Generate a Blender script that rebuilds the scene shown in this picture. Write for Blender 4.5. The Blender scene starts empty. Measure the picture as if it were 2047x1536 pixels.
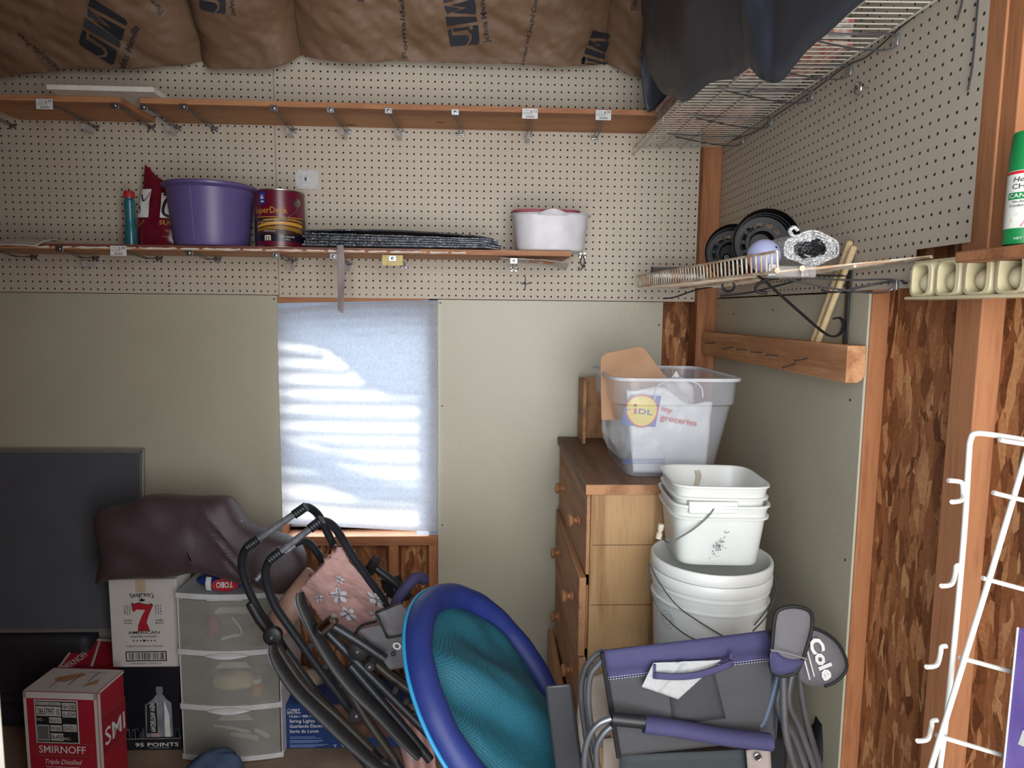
import bpy, math, random
from mathutils import Vector as V, Matrix, noise
C = bpy.context.scene
COL = C.collection
R = math.radians
# ---------------------------------------------------------------- camera, world, light, exposure
FPX = 1365.0
cam = bpy.data.objects.new('camera', bpy.data.cameras.new('camera')); COL.objects.link(cam)
cam.data.sensor_width = 36.0; cam.data.lens = FPX*36/2047.0
cam.data.clip_start = 0.02
CP = V((0, -2.57, 1.582))
CR = Matrix.Rotation(R(-2.6), 3, 'Z') @ Matrix.Rotation(R(90-6.2), 3, 'X') @ Matrix.Rotation(R(0.62), 3, 'Z')
cam.matrix_world = Matrix.Translation(CP) @ CR.to_4x4()
C.camera = cam
w = bpy.data.worlds.new('world'); C.world = w; w.use_nodes = True
bg = w.node_tree.nodes['Background']; bg.inputs[0].default_value = (0.74, 0.85, 1.0, 1); bg.inputs[1].default_value = 1.05
sl = bpy.data.lights.new('sun', 'SUN'); sl.energy = 38.0; sl.angle = R(0.6); sl.color = (1.0, 0.96, 0.90)
so = bpy.data.objects.new('sun', sl); COL.objects.link(so)
so.rotation_euler = V((0.25, -1.0, -0.62)).to_track_quat('-Z', 'Y').to_euler()
al = bpy.data.lights.new('doorway_daylight', 'AREA'); al.shape = 'RECTANGLE'; al.size = 1.5; al.size_y = 1.9; al.energy = 60; al.color = (1.0, 0.99, 0.985)
ao = bpy.data.objects.new('doorway_daylight', al); COL.objects.link(ao)
ao.location = (0.30, -3.15, 1.5); ao.rotation_euler = V((0.0, 1.0, 0.02)).to_track_quat('-Z', 'Y').to_euler()
C.view_settings.view_transform = 'Standard'; C.view_settings.look = 'None'
C.view_settings.gamma = 1; C.view_settings.use_curve_mapping = False
C.view_settings.exposure = 0.20

def ray(px, py):
    return CR @ V(((px-1023.5)/FPX, -(py-768)/FPX, -1))
def at(px, py, Y):            # point on the plane y = Y
    d = ray(px, py); return CP + d*((Y-CP.y)/d.y)
def atx(px, py, X):
    d = ray(px, py); return CP + d*((X-CP.x)/d.x)
def atz(px, py, Z):
    d = ray(px, py); return CP + d*((Z-CP.z)/d.z)

# ---------------------------------------------------------------- materials
def lin(c):
    return tuple((x/12.92 if x <= .04045 else ((x+.055)/1.055)**2.4) for x in [v/255 for v in c]) + (1,)
MATS = {}
def mat(name, c, rough=.6, metal=0, c2=None, scale=20, stretch=(1,1,1), bump=0, bscale=None, spec=.5, trans=0, alpha=1, coat=0, detail=4, sheen=0, contrast=.25, subs=0):
    if name in MATS: return MATS[name]
    m = bpy.data.materials.new(name); m.use_nodes = True; nt = m.node_tree; b = nt.nodes['Principled BSDF']
    b.inputs['Base Color'].default_value = lin(c); b.inputs['Roughness'].default_value = rough; b.inputs['Metallic'].default_value = metal
    b.inputs['Specular IOR Level'].default_value = spec; b.inputs['Transmission Weight'].default_value = trans
    b.inputs['Alpha'].default_value = alpha; b.inputs['Coat Weight'].default_value = coat; b.inputs['Sheen Weight'].default_value = sheen
    if subs: b.inputs['Subsurface Weight'].default_value = subs
    tc = nt.nodes.new('ShaderNodeTexCoord'); mp = nt.nodes.new('ShaderNodeMapping'); mp.inputs['Scale'].default_value = stretch
    nt.links.new(tc.outputs['Object'], mp.inputs[0])
    if c2 is not None or True:
        if c2 is None: c2 = tuple(max(0, x*.9) for x in c)
        n = nt.nodes.new('ShaderNodeTexNoise'); n.inputs['Scale'].default_value = scale; n.inputs['Detail'].default_value = detail
        nt.links.new(mp.outputs[0], n.inputs['Vector'])
        r = nt.nodes.new('ShaderNodeValToRGB'); r.color_ramp.elements[0].position = .5-contrast; r.color_ramp.elements[1].position = .5+contrast
        r.color_ramp.elements[0].color = lin(c2); r.color_ramp.elements[1].color = lin(c)
        nt.links.new(n.outputs[0], r.inputs[0]); nt.links.new(r.outputs[0], b.inputs['Base Color'])
    if bump:
        n2 = nt.nodes.new('ShaderNodeTexNoise'); n2.inputs['Scale'].default_value = bscale or scale*3; n2.inputs['Detail'].default_value = 3
        nt.links.new(mp.outputs[0], n2.inputs['Vector'])
        bp = nt.nodes.new('ShaderNodeBump'); bp.inputs['Strength'].default_value = bump; bp.inputs['Distance'].default_value = .004
        nt.links.new(n2.outputs[0], bp.inputs['Height']); nt.links.new(bp.outputs[0], b.inputs['Normal'])
    MATS[name] = m; return m

def wood(name, c1, c2, axis='X', rings=9, rough=.6, knots=True):
    """grain runs along axis"""
    if name in MATS: return MATS[name]
    m = bpy.data.materials.new(name); m.use_nodes = True; nt = m.node_tree; b = nt.nodes['Principled BSDF']; L = nt.links.new
    b.inputs['Roughness'].default_value = rough; b.inputs['Specular IOR Level'].default_value = .3
    tc = nt.nodes.new('ShaderNodeTexCoord'); mp = nt.nodes.new('ShaderNodeMapping')
    s = [1, 1, 1]; s['XYZ'.index(axis)] = .07; mp.inputs['Scale'].default_value = s
    L(tc.outputs['Object'], mp.inputs[0])
    n = nt.nodes.new('ShaderNodeTexNoise'); n.inputs['Scale'].default_value = rings; n.inputs['Detail'].default_value = 2; n.inputs['Distortion'].default_value = .3
    L(mp.outputs[0], n.inputs['Vector'])
    mu = nt.nodes.new('ShaderNodeMath'); mu.operation = 'MULTIPLY'; mu.inputs[1].default_value = 14; L(n.outputs[0], mu.inputs[0])
    si = nt.nodes.new('ShaderNodeMath'); si.operation = 'SINE'; L(mu.outputs[0], si.inputs[0])
    n2 = nt.nodes.new('ShaderNodeTexNoise'); n2.inputs['Scale'].default_value = 160; n2.inputs['Detail'].default_value = 3; L(mp.outputs[0], n2.inputs['Vector'])
    ad = nt.nodes.new('ShaderNodeMath'); ad.operation = 'MULTIPLY_ADD'; ad.inputs[1].default_value = .28; L(si.outputs[0], ad.inputs[0]); L(n2.outputs[0], ad.inputs[2])
    r = nt.nodes.new('ShaderNodeValToRGB'); r.color_ramp.elements[0].position = .2; r.color_ramp.elements[1].position = .75
    r.color_ramp.elements[0].color = lin(c2); r.color_ramp.elements[1].color = lin(c1); L(ad.outputs[0], r.inputs[0])
    out = r.outputs[0]
    if knots:
        v = nt.nodes.new('ShaderNodeTexVoronoi'); v.inputs['Scale'].default_value = 5.5
        mp2 = nt.nodes.new('ShaderNodeMapping'); s = [1, 1, 1]; s['XYZ'.index(axis)] = .55; mp2.inputs['Scale'].default_value = s
        L(tc.outputs['Object'], mp2.inputs[0]); L(mp2.outputs[0], v.inputs['Vector'])
        k = nt.nodes.new('ShaderNodeValToRGB'); k.color_ramp.elements[0].position = .035; k.color_ramp.elements[1].position = .075
        k.color_ramp.elements[0].color = (.12, .07, .05, 1); k.color_ramp.elements[1].color = (1, 1, 1, 1); L(v.outputs['Distance'], k.inputs[0])
        mx = nt.nodes.new('ShaderNodeMix'); mx.data_type = 'RGBA'; mx.blend_type = 'MULTIPLY'; mx.inputs[0].default_value = .8
        L(out, mx.inputs[6]); L(k.outputs[0], mx.inputs[7]); out = mx.outputs[2]
    L(out, b.inputs['Base Color'])
    bp = nt.nodes.new('ShaderNodeBump'); bp.inputs['Strength'].default_value = .15; bp.inputs['Distance'].default_value = .002
    L(ad.outputs[0], bp.inputs['Height']); L(bp.outputs[0], b.inputs['Normal'])
    MATS[name] = m; return m

def osb(name='oriented strand board'):
    if name in MATS: return MATS[name]
    m = bpy.data.materials.new(name); m.use_nodes = True; nt = m.node_tree; b = nt.nodes['Principled BSDF']; L = nt.links.new
    b.inputs['Roughness'].default_value = .7; b.inputs['Specular IOR Level'].default_value = .25
    tc = nt.nodes.new('ShaderNodeTexCoord'); outs = []; hs = []
    for k, (rot, sc) in enumerate([((R(14), R(-10), 0), (110, 110, 24)), ((R(58), R(52), 0), (95, 95, 26)), ((R(-48), R(-55), R(10)), (105, 105, 23))]):
        mp = nt.nodes.new('ShaderNodeMapping'); mp.inputs['Rotation'].default_value = rot; mp.inputs['Scale'].default_value = [q*.62 for q in sc]
        wn = nt.nodes.new('ShaderNodeTexNoise'); wn.inputs['Scale'].default_value = 6; L(tc.outputs['Object'], wn.inputs['Vector'])
        mixv = nt.nodes.new('ShaderNodeMix'); mixv.data_type = 'VECTOR'; mixv.inputs[0].default_value = .05
        L(tc.outputs['Object'], mixv.inputs[4]); L(wn.outputs['Color'], mixv.inputs[5]); L(mixv.outputs[1], mp.inputs[0])
        v = nt.nodes.new('ShaderNodeTexVoronoi'); v.inputs['Scale'].default_value = 1; L(mp.outputs[0], v.inputs['Vector'])
        sp = nt.nodes.new('ShaderNodeSeparateColor'); L(v.outputs['Color'], sp.inputs[0]); outs.append(sp.outputs[0]); hs.append(sp.outputs[1])
    m1 = nt.nodes.new('ShaderNodeMix'); g = nt.nodes.new('ShaderNodeMath'); g.operation = 'GREATER_THAN'; g.inputs[1].default_value = .55
    L(hs[0], g.inputs[0]); L(g.outputs[0], m1.inputs[0]); L(outs[0], m1.inputs[2]); L(outs[1], m1.inputs[3])
    m2 = nt.nodes.new('ShaderNodeMix'); g2 = nt.nodes.new('ShaderNodeMath'); g2.operation = 'GREATER_THAN'; g2.inputs[1].default_value = .66
    L(hs[2], g2.inputs[0]); L(g2.outputs[0], m2.inputs[0]); L(m1.outputs[0], m2.inputs[2]); L(outs[2], m2.inputs[3])
    n = nt.nodes.new('ShaderNodeTexNoise'); n.inputs['Scale'].default_value = 130; n.inputs['Detail'].default_value = 3; L(tc.outputs['Object'], n.inputs['Vector'])
    ma = nt.nodes.new('ShaderNodeMath'); ma.operation = 'MULTIPLY_ADD'; ma.inputs[1].default_value = .5; ma.inputs[2].default_value = -.25; L(n.outputs[0], ma.inputs[0])
    a2 = nt.nodes.new('ShaderNodeMath'); a2.operation = 'ADD'; L(m2.outputs[0], a2.inputs[0]); L(ma.outputs[0], a2.inputs[1])
    r = nt.nodes.new('ShaderNodeValToRGB'); e = r.color_ramp.elements
    e[0].position = 0; e[0].color = lin((98, 58, 34)); e[1].position = 1; e[1].color = lin((196, 146, 100))
    x = e.new(.25); x.color = lin((134, 84, 50)); x = e.new(.7); x.color = lin((158, 104, 66)); L(a2.outputs[0], r.inputs[0])
    L(r.outputs[0], b.inputs['Base Color'])
    bp = nt.nodes.new('ShaderNodeBump'); bp.inputs['Strength'].default_value = .4; bp.inputs['Distance'].default_value = .002
    L(a2.outputs[0], bp.inputs['Height']); L(bp.outputs[0], b.inputs['Normal'])
    MATS[name] = m; return m

M_PEG = mat('painted pegboard', (192, 181, 164), .55, c2=(182, 171, 154), scale=3, bump=.1, bscale=300)
M_HB = mat('raw hardboard with hole shade', (52, 36, 28), .8)  # raw board brown, with the shade inside the peg holes coloured in
M_GREEN = mat('sage painted panel', (180, 176, 156), .4, c2=(170, 165, 145), scale=2.2, bump=.12, bscale=90)
M_STUDZ = wood('fir stud upright', (168, 112, 74), (130, 80, 50), 'Z')
M_STUDX = wood('fir stud level', (166, 112, 76), (128, 80, 52), 'X')
M_STUDL = wood('pale fir stud', (164, 112, 76), (130, 82, 52), 'Z')
M_OSB = osb()
M_SHELFWOOD = wood('pine shelf board', (184, 134, 94), (150, 102, 70), 'X', 6)
M_ZINC = mat('zinc plated steel', (190, 192, 196), .35, 1, bump=.1)
M_WIREGREY = mat('grey steel wire', (120, 122, 124), .4, .9)
M_BLACK = mat('black plastic', (30, 31, 34), .4)
M_INK = mat('black ink', (24, 24, 28), .6)
M_WHITE = mat('white paper', (226, 226, 222), .6)
M_RED = mat('red ink', (170, 28, 44), .5)

# ---------------------------------------------------------------- mesh builder
ORG = {}
_txt = {}
def text_geo(s, bold=0.0, res=2):
    k = (s, bold)
    if k in _txt: return _txt[k]
    cu = bpy.data.curves.new('t', 'FONT'); cu.body = s; cu.size = 1; cu.resolution_u = res; cu.offset = bold*.4; cu.fill_mode = 'FRONT'
    o = bpy.data.objects.new('t', cu); COL.objects.link(o); bpy.context.view_layer.update()
    me = o.to_mesh(); vs = [(v.co.x, v.co.y) for v in me.vertices]; fs = [tuple(p.vertices) for p in me.polygons]
    o.to_mesh_clear(); bpy.data.objects.remove(o); bpy.data.curves.remove(cu)
    _txt[k] = (vs, fs); return _txt[k]

class MB:
    def __init__(s): s.v = []; s.f = []; s.fm = []; s.m = []
    def mi(s, m):
        if m not in s.m: s.m.append(m)
        return s.m.index(m)
    def add(s, vs, fs, m):
        o = len(s.v); s.v += [V(q) for q in vs]; i = s.mi(m)
        for f in fs: s.f.append(tuple(x+o for x in f)); s.fm.append(i)
    def box(s, a, b, m, M=None):
        x0, y0, z0 = a; x1, y1, z1 = b
        vs = [V(p) for p in ((x0,y0,z0),(x1,y0,z0),(x1,y1,z0),(x0,y1,z0),(x0,y0,z1),(x1,y0,z1),(x1,y1,z1),(x0,y1,z1))]
        if M: vs = [M @ p for p in vs]
        s.add(vs, [(0,3,2,1),(4,5,6,7),(0,1,5,4),(1,2,6,5),(2,3,7,6),(3,0,4,7)], m); return s
    def hexa(s, p, m):      # 8 points: bottom ring then top ring
        s.add(p, [(0,3,2,1),(4,5,6,7),(0,1,5,4),(1,2,6,5),(2,3,7,6),(3,0,4,7)], m); return s
    def grid(s, fn, nu, nv, m, cu=False, cv=False):
        vs = []; U = nu if cu else nu+1; W = nv if cv else nv+1
        for i in range(U):
            for j in range(W): vs.append(fn(i/nu, j/nv))
        fs = []
        for i in range(nu):
            for j in range(nv):
                a = (i % U)*W + j % W; b = ((i+1) % U)*W + j % W; c = ((i+1) % U)*W + (j+1) % W; d = (i % U)*W + (j+1) % W
                fs.append((a, b, c, d))
        s.add(vs, fs, m); return s
    def sheet(s, fn, nu, nv, m, th=.002):   # thick sheet: front, back and rim
        P = [[fn(i/nu, j/nv) for j in range(nv+1)] for i in range(nu+1)]
        N = [[None]*(nv+1) for _ in range(nu+1)]
        for i in range(nu+1):
            for j in range(nv+1):
                du = P[min(i+1, nu)][j]-P[max(i-1, 0)][j]; dv = P[i][min(j+1, nv)]-P[i][max(j-1, 0)]
                n = du.cross(dv); N[i][j] = n.normalized() if n.length > 1e-12 else V((0, -1, 0))
        vs = []; K = (nu+1)*(nv+1)
        for i in range(nu+1):
            for j in range(nv+1): vs.append(P[i][j])
        for i in range(nu+1):
            for j in range(nv+1): vs.append(P[i][j]-N[i][j]*th)
        fs = []; q = lambda i, j: i*(nv+1)+j
        for i in range(nu):
            for j in range(nv):
                a, b, c, d = q(i, j), q(i+1, j), q(i+1, j+1), q(i, j+1); fs.append((a, b, c, d)); fs.append((a+K, d+K, c+K, b+K))
        for i in range(nu):
            fs.append((q(i, 0), q(i, 0)+K, q(i+1, 0)+K, q(i+1, 0))); fs.append((q(i, nv), q(i+1, nv), q(i+1, nv)+K, q(i, nv)+K))
        for j in range(nv):
            fs.append((q(0, j), q(0, j+1), q(0, j+1)+K, q(0, j)+K)); fs.append((q(nu, j), q(nu, j)+K, q(nu, j+1)+K, q(nu, j+1)))
        s.add(vs, fs, m); return s
    def tube(s, pts, r, m, n=8, closed=False, flat=1.0, up=None):
        pts = [V(p) for p in pts]; k = len(pts); rs = r if isinstance(r, (list, tuple)) else [r]*k
        T = []
        for i in range(k):
            a = pts[(i-1) % k] if closed or i else pts[0]; b = pts[(i+1) % k] if closed or i < k-1 else pts[-1]
            t = (b-a); T.append(t.normalized() if t.length else V((0, 0, 1)))
        nrm = V(up) if up else (V((0, 0, 1)) if abs(T[0].z) < .9 else V((1, 0, 0)))
        vs = []
        for i in range(k):
            nrm = (nrm - T[i]*nrm.dot(T[i])); nrm = nrm.normalized() if nrm.length > 1e-6 else T[i].orthogonal().normalized()
            bn = T[i].cross(nrm)
            for j in range(n):
                a = 2*math.pi*j/n; vs.append(pts[i] + (bn*math.cos(a) + nrm*math.sin(a)*flat)*rs[i])
        fs = []
        for i in range(k if closed else k-1):
            for j in range(n):
                a = i*n+j; b = i*n+(j+1) % n; c = ((i+1) % k)*n+(j+1) % n; d = ((i+1) % k)*n+j; fs.append((a, b, c, d))
        if not closed:
            fs.append(tuple(range(n-1, -1, -1))); fs.append(tuple((k-1)*n+j for j in range(n)))
        s.add(vs, fs, m); return s
    def lathe(s, prof, m, M=None, n=32, sx=1, sy=1, sq=None):
        """prof [(r,z)]; sq: superellipse exponent for squarish plan"""
        vs = []
        for (r, z) in prof:
            for j in range(n):
                a = 2*math.pi*j/n; c, d = math.cos(a), math.sin(a)
                if sq: k = (abs(c)**sq + abs(d)**sq)**(-1/sq); c *= k; d *= k
                p = V((r*c*sx, r*d*sy, z)); vs.append(M @ p if M else p)
        fs = []
        for i in range(len(prof)-1):
            for j in range(n): fs.append((i*n+j, i*n+(j+1) % n, (i+1)*n+(j+1) % n, (i+1)*n+j))
        if prof[0][0] > 1e-6: fs.append(tuple(range(n-1, -1, -1)))
        if prof[-1][0] > 1e-6: fs.append(tuple((len(prof)-1)*n+j for j in range(n)))
        s.add(vs, fs, m); return s
    def lathe_open(s, prof, m, M=None, n=32, **k):   # shell without caps
        o = len(s.f); s.lathe(prof, m, M, n, **k)
        for _ in range((prof[0][0] > 1e-6)+(prof[-1][0] > 1e-6)): s.f.pop(); s.fm.pop()
        return s
    def prism(s, poly, O, U, W, D, m):   # polygon in plane O+U*u+W*v, extruded by vector D
        O = V(O); U = V(U); W = V(W); D = V(D); k = len(poly)
        vs = [O+U*a+W*b for a, b in poly] + [O+U*a+W*b+D for a, b in poly]
        fs = [tuple(range(k)), tuple(range(2*k-1, k-1, -1))] + [(i, i+k, (i+1) % k+k, (i+1) % k) for i in range(k)]
        s.add(vs, fs, m); return s
    def ball(s, c, r, m, n=16, sc=(1,1,1), fn=None):
        c = V(c)
        def f(u, v):
            a = 2*math.pi*u; b = math.pi*v; d = V((math.cos(a)*math.sin(b), math.sin(a)*math.sin(b), math.cos(b)))
            k = fn(d) if fn else 1
            return c + V((d.x*sc[0], d.y*sc[1], d.z*sc[2]))*r*k
        return s.grid(f, n*2, n, m, cu=True)
    def text(s, t, mp, x, y, h, m, w=None, rot=0, align='c', bold=0.0, shear=0):
        vs, fs = text_geo(t, bold)
        if not vs: return s
        x0 = min(v[0] for v in vs); x1 = max(v[0] for v in vs); k = h/.72; kx = (w/(x1-x0)) if w else k
        ox = {'c': -(x0+x1)/2, 'l': -x0, 'r': -x1}[align]
        ca, sa = math.cos(rot), math.sin(rot); out = []
        for a, b in vs:
            b2 = (b-.0)*k; a2 = (a+ox)*kx + shear*b2
            out.append(mp(x+a2*ca-b2*sa, y+a2*sa+b2*ca))
        s.add(out, fs, m); return s
    def poly(s, pts, mp, m, x=0, y=0, k=1, rot=0):
        ca, sa = math.cos(rot), math.sin(rot)
        s.add([mp(x+(a*ca-b*sa)*k, y+(a*sa+b*ca)*k) for a, b in pts], [tuple(range(len(pts)))], m); return s
    def rect(s, x0, y0, x1, y1, mp, m, n=1, nn=1):
        return s.grid(lambda u, v: mp(x0+(x1-x0)*u, y0+(y1-y0)*v), n, nn, m)
    def build(s, name, parent=None, origin=None, bevel=0, sub=0, seg=2, angle=38, flat=False):
        if parent is not None: O = ORG[parent.name]
        else: O = V(origin) if origin is not None else V((0, 0, 0))
        me = bpy.data.meshes.new(name); me.from_pydata([tuple(q-O) for q in s.v], [], s.f)
        for m in s.m: me.materials.append(m)
        me.polygons.foreach_set('material_index', s.fm)
        if not flat:
            me.polygons.foreach_set('use_smooth', [True]*len(s.f)); me.set_sharp_from_angle(angle=R(angle))
        me.validate(); me.update()
        o = bpy.data.objects.new(name, me); COL.objects.link(o)
        if parent is not None: o.parent = parent
        else: o.location = O
        ORG[o.name] = O
        if bevel:
            b = o.modifiers.new('bevel', 'BEVEL'); b.width = bevel; b.segments = seg; b.limit_method = 'ANGLE'; b.angle_limit = R(35); b.harden_normals = False
        if sub:
            q = o.modifiers.new('sub', 'SUBSURF'); q.levels = sub; q.render_levels = sub
        return o

def plane(O, U, W):
    O = V(O); U = V(U); W = V(W)
    return lambda u, v: O+U*u+W*v
def thing(name, label, cat, loc=(0,0,0), group=None):
    o = bpy.data.objects.new(name, None); o.empty_display_size = .05; COL.objects.link(o); o.location = loc
    ORG[o.name] = V(loc); o['label'] = label; o['category'] = cat
    if group: o['group'] = group
    return o
def tag(o, label, cat, group=None, kind=None):
    o['label'] = label; o['category'] = cat
    if group: o['group'] = group
    if kind: o['kind'] = kind
    return o
def struct(o): o['kind'] = 'structure'; return o
def smooth(pts, n=6, closed=False):      # catmull-rom
    pts = [V(p) for p in pts]; k = len(pts); out = []
    for i in range(k if closed else k-1):
        if closed: a, b, c, d = pts[(i-1) % k], pts[i], pts[(i+1) % k], pts[(i+2) % k]
        else: a, b, c, d = pts[max(i-1, 0)], pts[i], pts[i+1], pts[min(i+2, k-1)]
        for j in range(n):
            t = j/n; out.append(.5*((2*b)+(c-a)*t+(2*a-5*b+4*c-d)*t*t+(3*b-a-3*c+d)*t**3))
    if not closed: out.append(pts[-1])
    return out
def interp(tab, x):
    if x <= tab[0][0]: return tab[0][1]
    for (a, b), (c, d) in zip(tab, tab[1:]):
        if x <= c: return b+(d-b)*(x-a)/(c-a)
    return tab[-1][1]
def nz(p, s=1, seed=0): return noise.noise(V(p)*s + V((seed*7.3, seed*3.1, seed)))
def dup(root, loc, label=None, group=None):
    r = root.copy(); COL.objects.link(r); r.location = loc
    if label: r['label'] = label
    if group: r['group'] = group
    for ch in list(root.children):
        c = ch.copy(); COL.objects.link(c); c.parent = r
        for g in ch.children:
            d = g.copy(); COL.objects.link(d); d.parent = c
    return r
rnd = random.Random(5)

# ================================================================ STRUCTURE
XW = atx(1424, 600, 0.9).x*0 + at(1424, 600, 0).x       # right wall plane from the room corner
INCH = .0254
def pegboard(name, O, U, W, nx, nz_, dv, m, skip=None):
    """holes on one inch centres, drilled right through; O lower corner of first cell, dv = depth vector"""
    mb = MB(); r = .0034; O = V(O); U = V(U); W = V(W); dv = V(dv)
    vs = []; fs = []; hs = []
    offs = [(-.5,-.5),(0,-.5),(.5,-.5),(.5,0),(.5,.5),(0,.5),(-.5,.5),(-.5,0)]
    idx = {}
    def vid(p):
        k = (round(p[0]*2), round(p[1]*2))
        if k not in idx: idx[k] = len(vs); vs.append(O+U*(p[0]*INCH)+W*(p[1]*INCH))
        return idx[k]
    for i in range(nx):
        for j in range(nz_):
            if skip and skip(i, j): continue
            cx, cz = i+.5, j+.5
            outer = [vid((cx+a, cz+b)) for a, b in offs]
            base = len(vs)
            for k in range(8):
                a = R(-135+45*k); p = O+U*(cx*INCH+r*math.cos(a))+W*(cz*INCH+r*math.sin(a)); vs.append(p)
            for k in range(8):
                vs.append(vs[base+k]+dv)
            for k in range(8):
                fs.append((outer[k], outer[(k+1) % 8], base+(k+1) % 8, base+k)); hs.append((base+k, base+(k+1) % 8, base+8+(k+1) % 8, base+8+k))
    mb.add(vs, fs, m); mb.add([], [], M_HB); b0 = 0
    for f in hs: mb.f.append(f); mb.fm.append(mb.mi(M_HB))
    if skip: return struct(mb.build(name, flat=True))
    A = O; B = O+U*nx*INCH; Cc = B+W*nz_*INCH; D = O+W*nz_*INCH
    mb.add([A, B, Cc, D, A+dv, B+dv, Cc+dv, D+dv], [(0,4,5,1),(1,5,6,2),(2,6,7,3),(3,7,4,0)], m)
    return struct(mb.build(name, flat=True))

zpb = at(554, 593, 0).z; xs = at(552, 350, 0).x
# back wall, upper part: two pegboards meeting at a seam
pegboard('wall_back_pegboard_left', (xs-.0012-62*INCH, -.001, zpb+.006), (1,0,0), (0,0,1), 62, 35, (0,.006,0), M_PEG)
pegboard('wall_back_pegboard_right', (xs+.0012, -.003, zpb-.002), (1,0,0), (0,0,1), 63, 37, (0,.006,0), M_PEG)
XPE = xs+63*INCH
# lower painted panels either side of the window
xwl = at(554, 610, 0).x; xwr = at(875, 610, 0).x; xe = at(1325, 640, 0).x
def panel(name, a, b, m): return struct(MB().box(a, b, m).build(name, bevel=.0015))
panel('wall_back_panel_left', (-2.15, 0, 0), (xwl, .006, zpb+.004), M_GREEN)
panel('wall_back_panel_right', (xwr, 0, 0), (xe, .006, zpb-.004), M_GREEN)
# sheathing behind, with the window opening
zw0 = at(700, 1052, .1).z; zw1 = at(700, 606, .05).z
s = MB()
s.box((-2.2, .095, 0), (xwl-.02, .107, 2.95), M_OSB); s.box((xwr+.02, .095, 0), (1.1, .107, 2.95), M_OSB)
s.box((xwl-.02, .095, 0), (xwr+.02, .107, zw0), M_OSB); s.box((xwl-.02, .095, zw1), (xwr+.02, .107, 2.95), M_OSB)
struct(s.build('wall_back'))
# studs of the back wall
def stud(name, a, b, m=M_STUDZ): return struct(MB().box(a, b, m).build(name, bevel=.003))
n = 1
xs1 = at(783, 1110, .01).x; xs2 = at(860, 1110, .01).x
stud('trim_1', (xs1-.012, .008, 0), (xs1+.026, .095, zw0-.05)); stud('trim_2', (xs2-.006, .008, 0), (xwr+.03, .095, zw1+.2))
stud('trim_3', (xwl-.035, .008, 0), (xwl+.001, .095, zw1+.2))
struct(MB().box((xwl, .007, zw0-.05), (xwr, .095, zw0-.012), M_STUDX).build('trim_4', bevel=.003))
struct(MB().box((xwl-.02, .008, zw1-.005), (xwr+.02, .095, zw1+.04), M_STUDX).build('trim_5', bevel=.003))
xp0 = at(1387, 700, -.02).x
stud('trim_6', (xp0, -.04, 0), (XW+.02, .05, 2.6), M_STUDZ)
stud('trim_7', (xe-.03, .008, 0), (xe+.004, .095, 2.6), M_STUDZ)
# right wall: sheathing, studs, pegboard and painted panel
XO = XW+.048
sm = MB().box((XO, -2.6, 0), (XO+.012, .1, 2.95), M_OSB); struct(sm.build('wall_right'))
zpr = atx(1620, 586, XW).z
yend = atx(1960, 200, XW).y
nn_ = int(round((-.045-yend)/INCH))
ncut = int((-.045-atx(1838, 540, XW).y)/INCH)
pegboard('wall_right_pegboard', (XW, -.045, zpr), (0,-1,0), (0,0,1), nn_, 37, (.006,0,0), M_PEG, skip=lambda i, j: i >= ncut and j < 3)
ype = -.045-nn_*INCH
y1 = atx(1731, 700, XW).y
panel('wall_right_panel', (XW, y1, 0), (XW+.006, -.045, zpr-.004), M_GREEN)
ya = atx(1765, 700, XW+.01).y
stud('trim_8', (XW+.006, y1-.003, 0), (XO, y1+.06, zpr+.3), M_STUDZ)
yb = atx(1880, 1000, XW+.004).y; yc = atx(1931, 1000, XW+.004).y
stud('trim_9', (XW+.004, yc, 0), (XO, yb, 2.7), M_STUDL)
stud('trim_11', (XW+.007, ype-.075, zpr-.01), (XO, ype-.002, 2.7), M_STUDZ)
# panel screws
M_SCR = mat('dark screw head', (60, 56, 50), .5, .5)
sb_ = MB()
for px, py in [(548,598),(880,606),(884,812),(884,1050),(1318,650),(1313,900),(120,562),(338,572),(552,556),(1370,360),(905,150)]:
    p = at(px, py, -.004); sb_.lathe([(0,0),(.0032,0),(.0028,.0012),(0,.0012)], M_SCR, Matrix.Translation(p) @ Matrix.Rotation(R(90), 4, 'X'), 8)
for px, py in [(1436,612),(1467,628),(1545,620),(1450,690),(1700,800),(1690,1120)]:
    p = atx(px, py, XW-.001); sb_.lathe([(0,0),(.0032,0),(.0028,.0012),(0,.0012)], M_SCR, Matrix.Translation(p) @ Matrix.Rotation(R(-90), 4, 'Y'), 8)
struct(sb_.build('wall_back_screws'))
# floor, ceiling deck, left wall, front wall beside the doorway
M_FLOOR = mat('worn plywood floor', (150, 128, 106), .7, c2=(112, 94, 78), scale=5, bump=.3, bscale=60)
struct(MB().box((-2.2, -3.6, -.02), (1.1, .1, 0), M_FLOOR).build('floor'))
M_KRAFTD = mat('ceiling boards', (150, 112, 80), .8)
struct(MB().box((-2.2, -2.0, 2.92), (1.1, .1, 2.94), M_KRAFTD).build('ceiling'))
struct(MB().box((-2.2, -2.0, 0), (-2.18, .1, 2.95), M_OSB).build('wall_left'))
jx = at(13, 1500, -1.98).x
struct(MB().box((-2.2, -2.02, 0), (jx-.05, -2.0, 2.95), M_OSB).build('wall_front'))
M_TRIMW = mat('white painted trim', (225, 222, 210), .5)
struct(MB().box((jx-.06, -2.03, 0), (jx, -1.98, 2.3), M_TRIMW).build('trim_12', bevel=.004))
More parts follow.
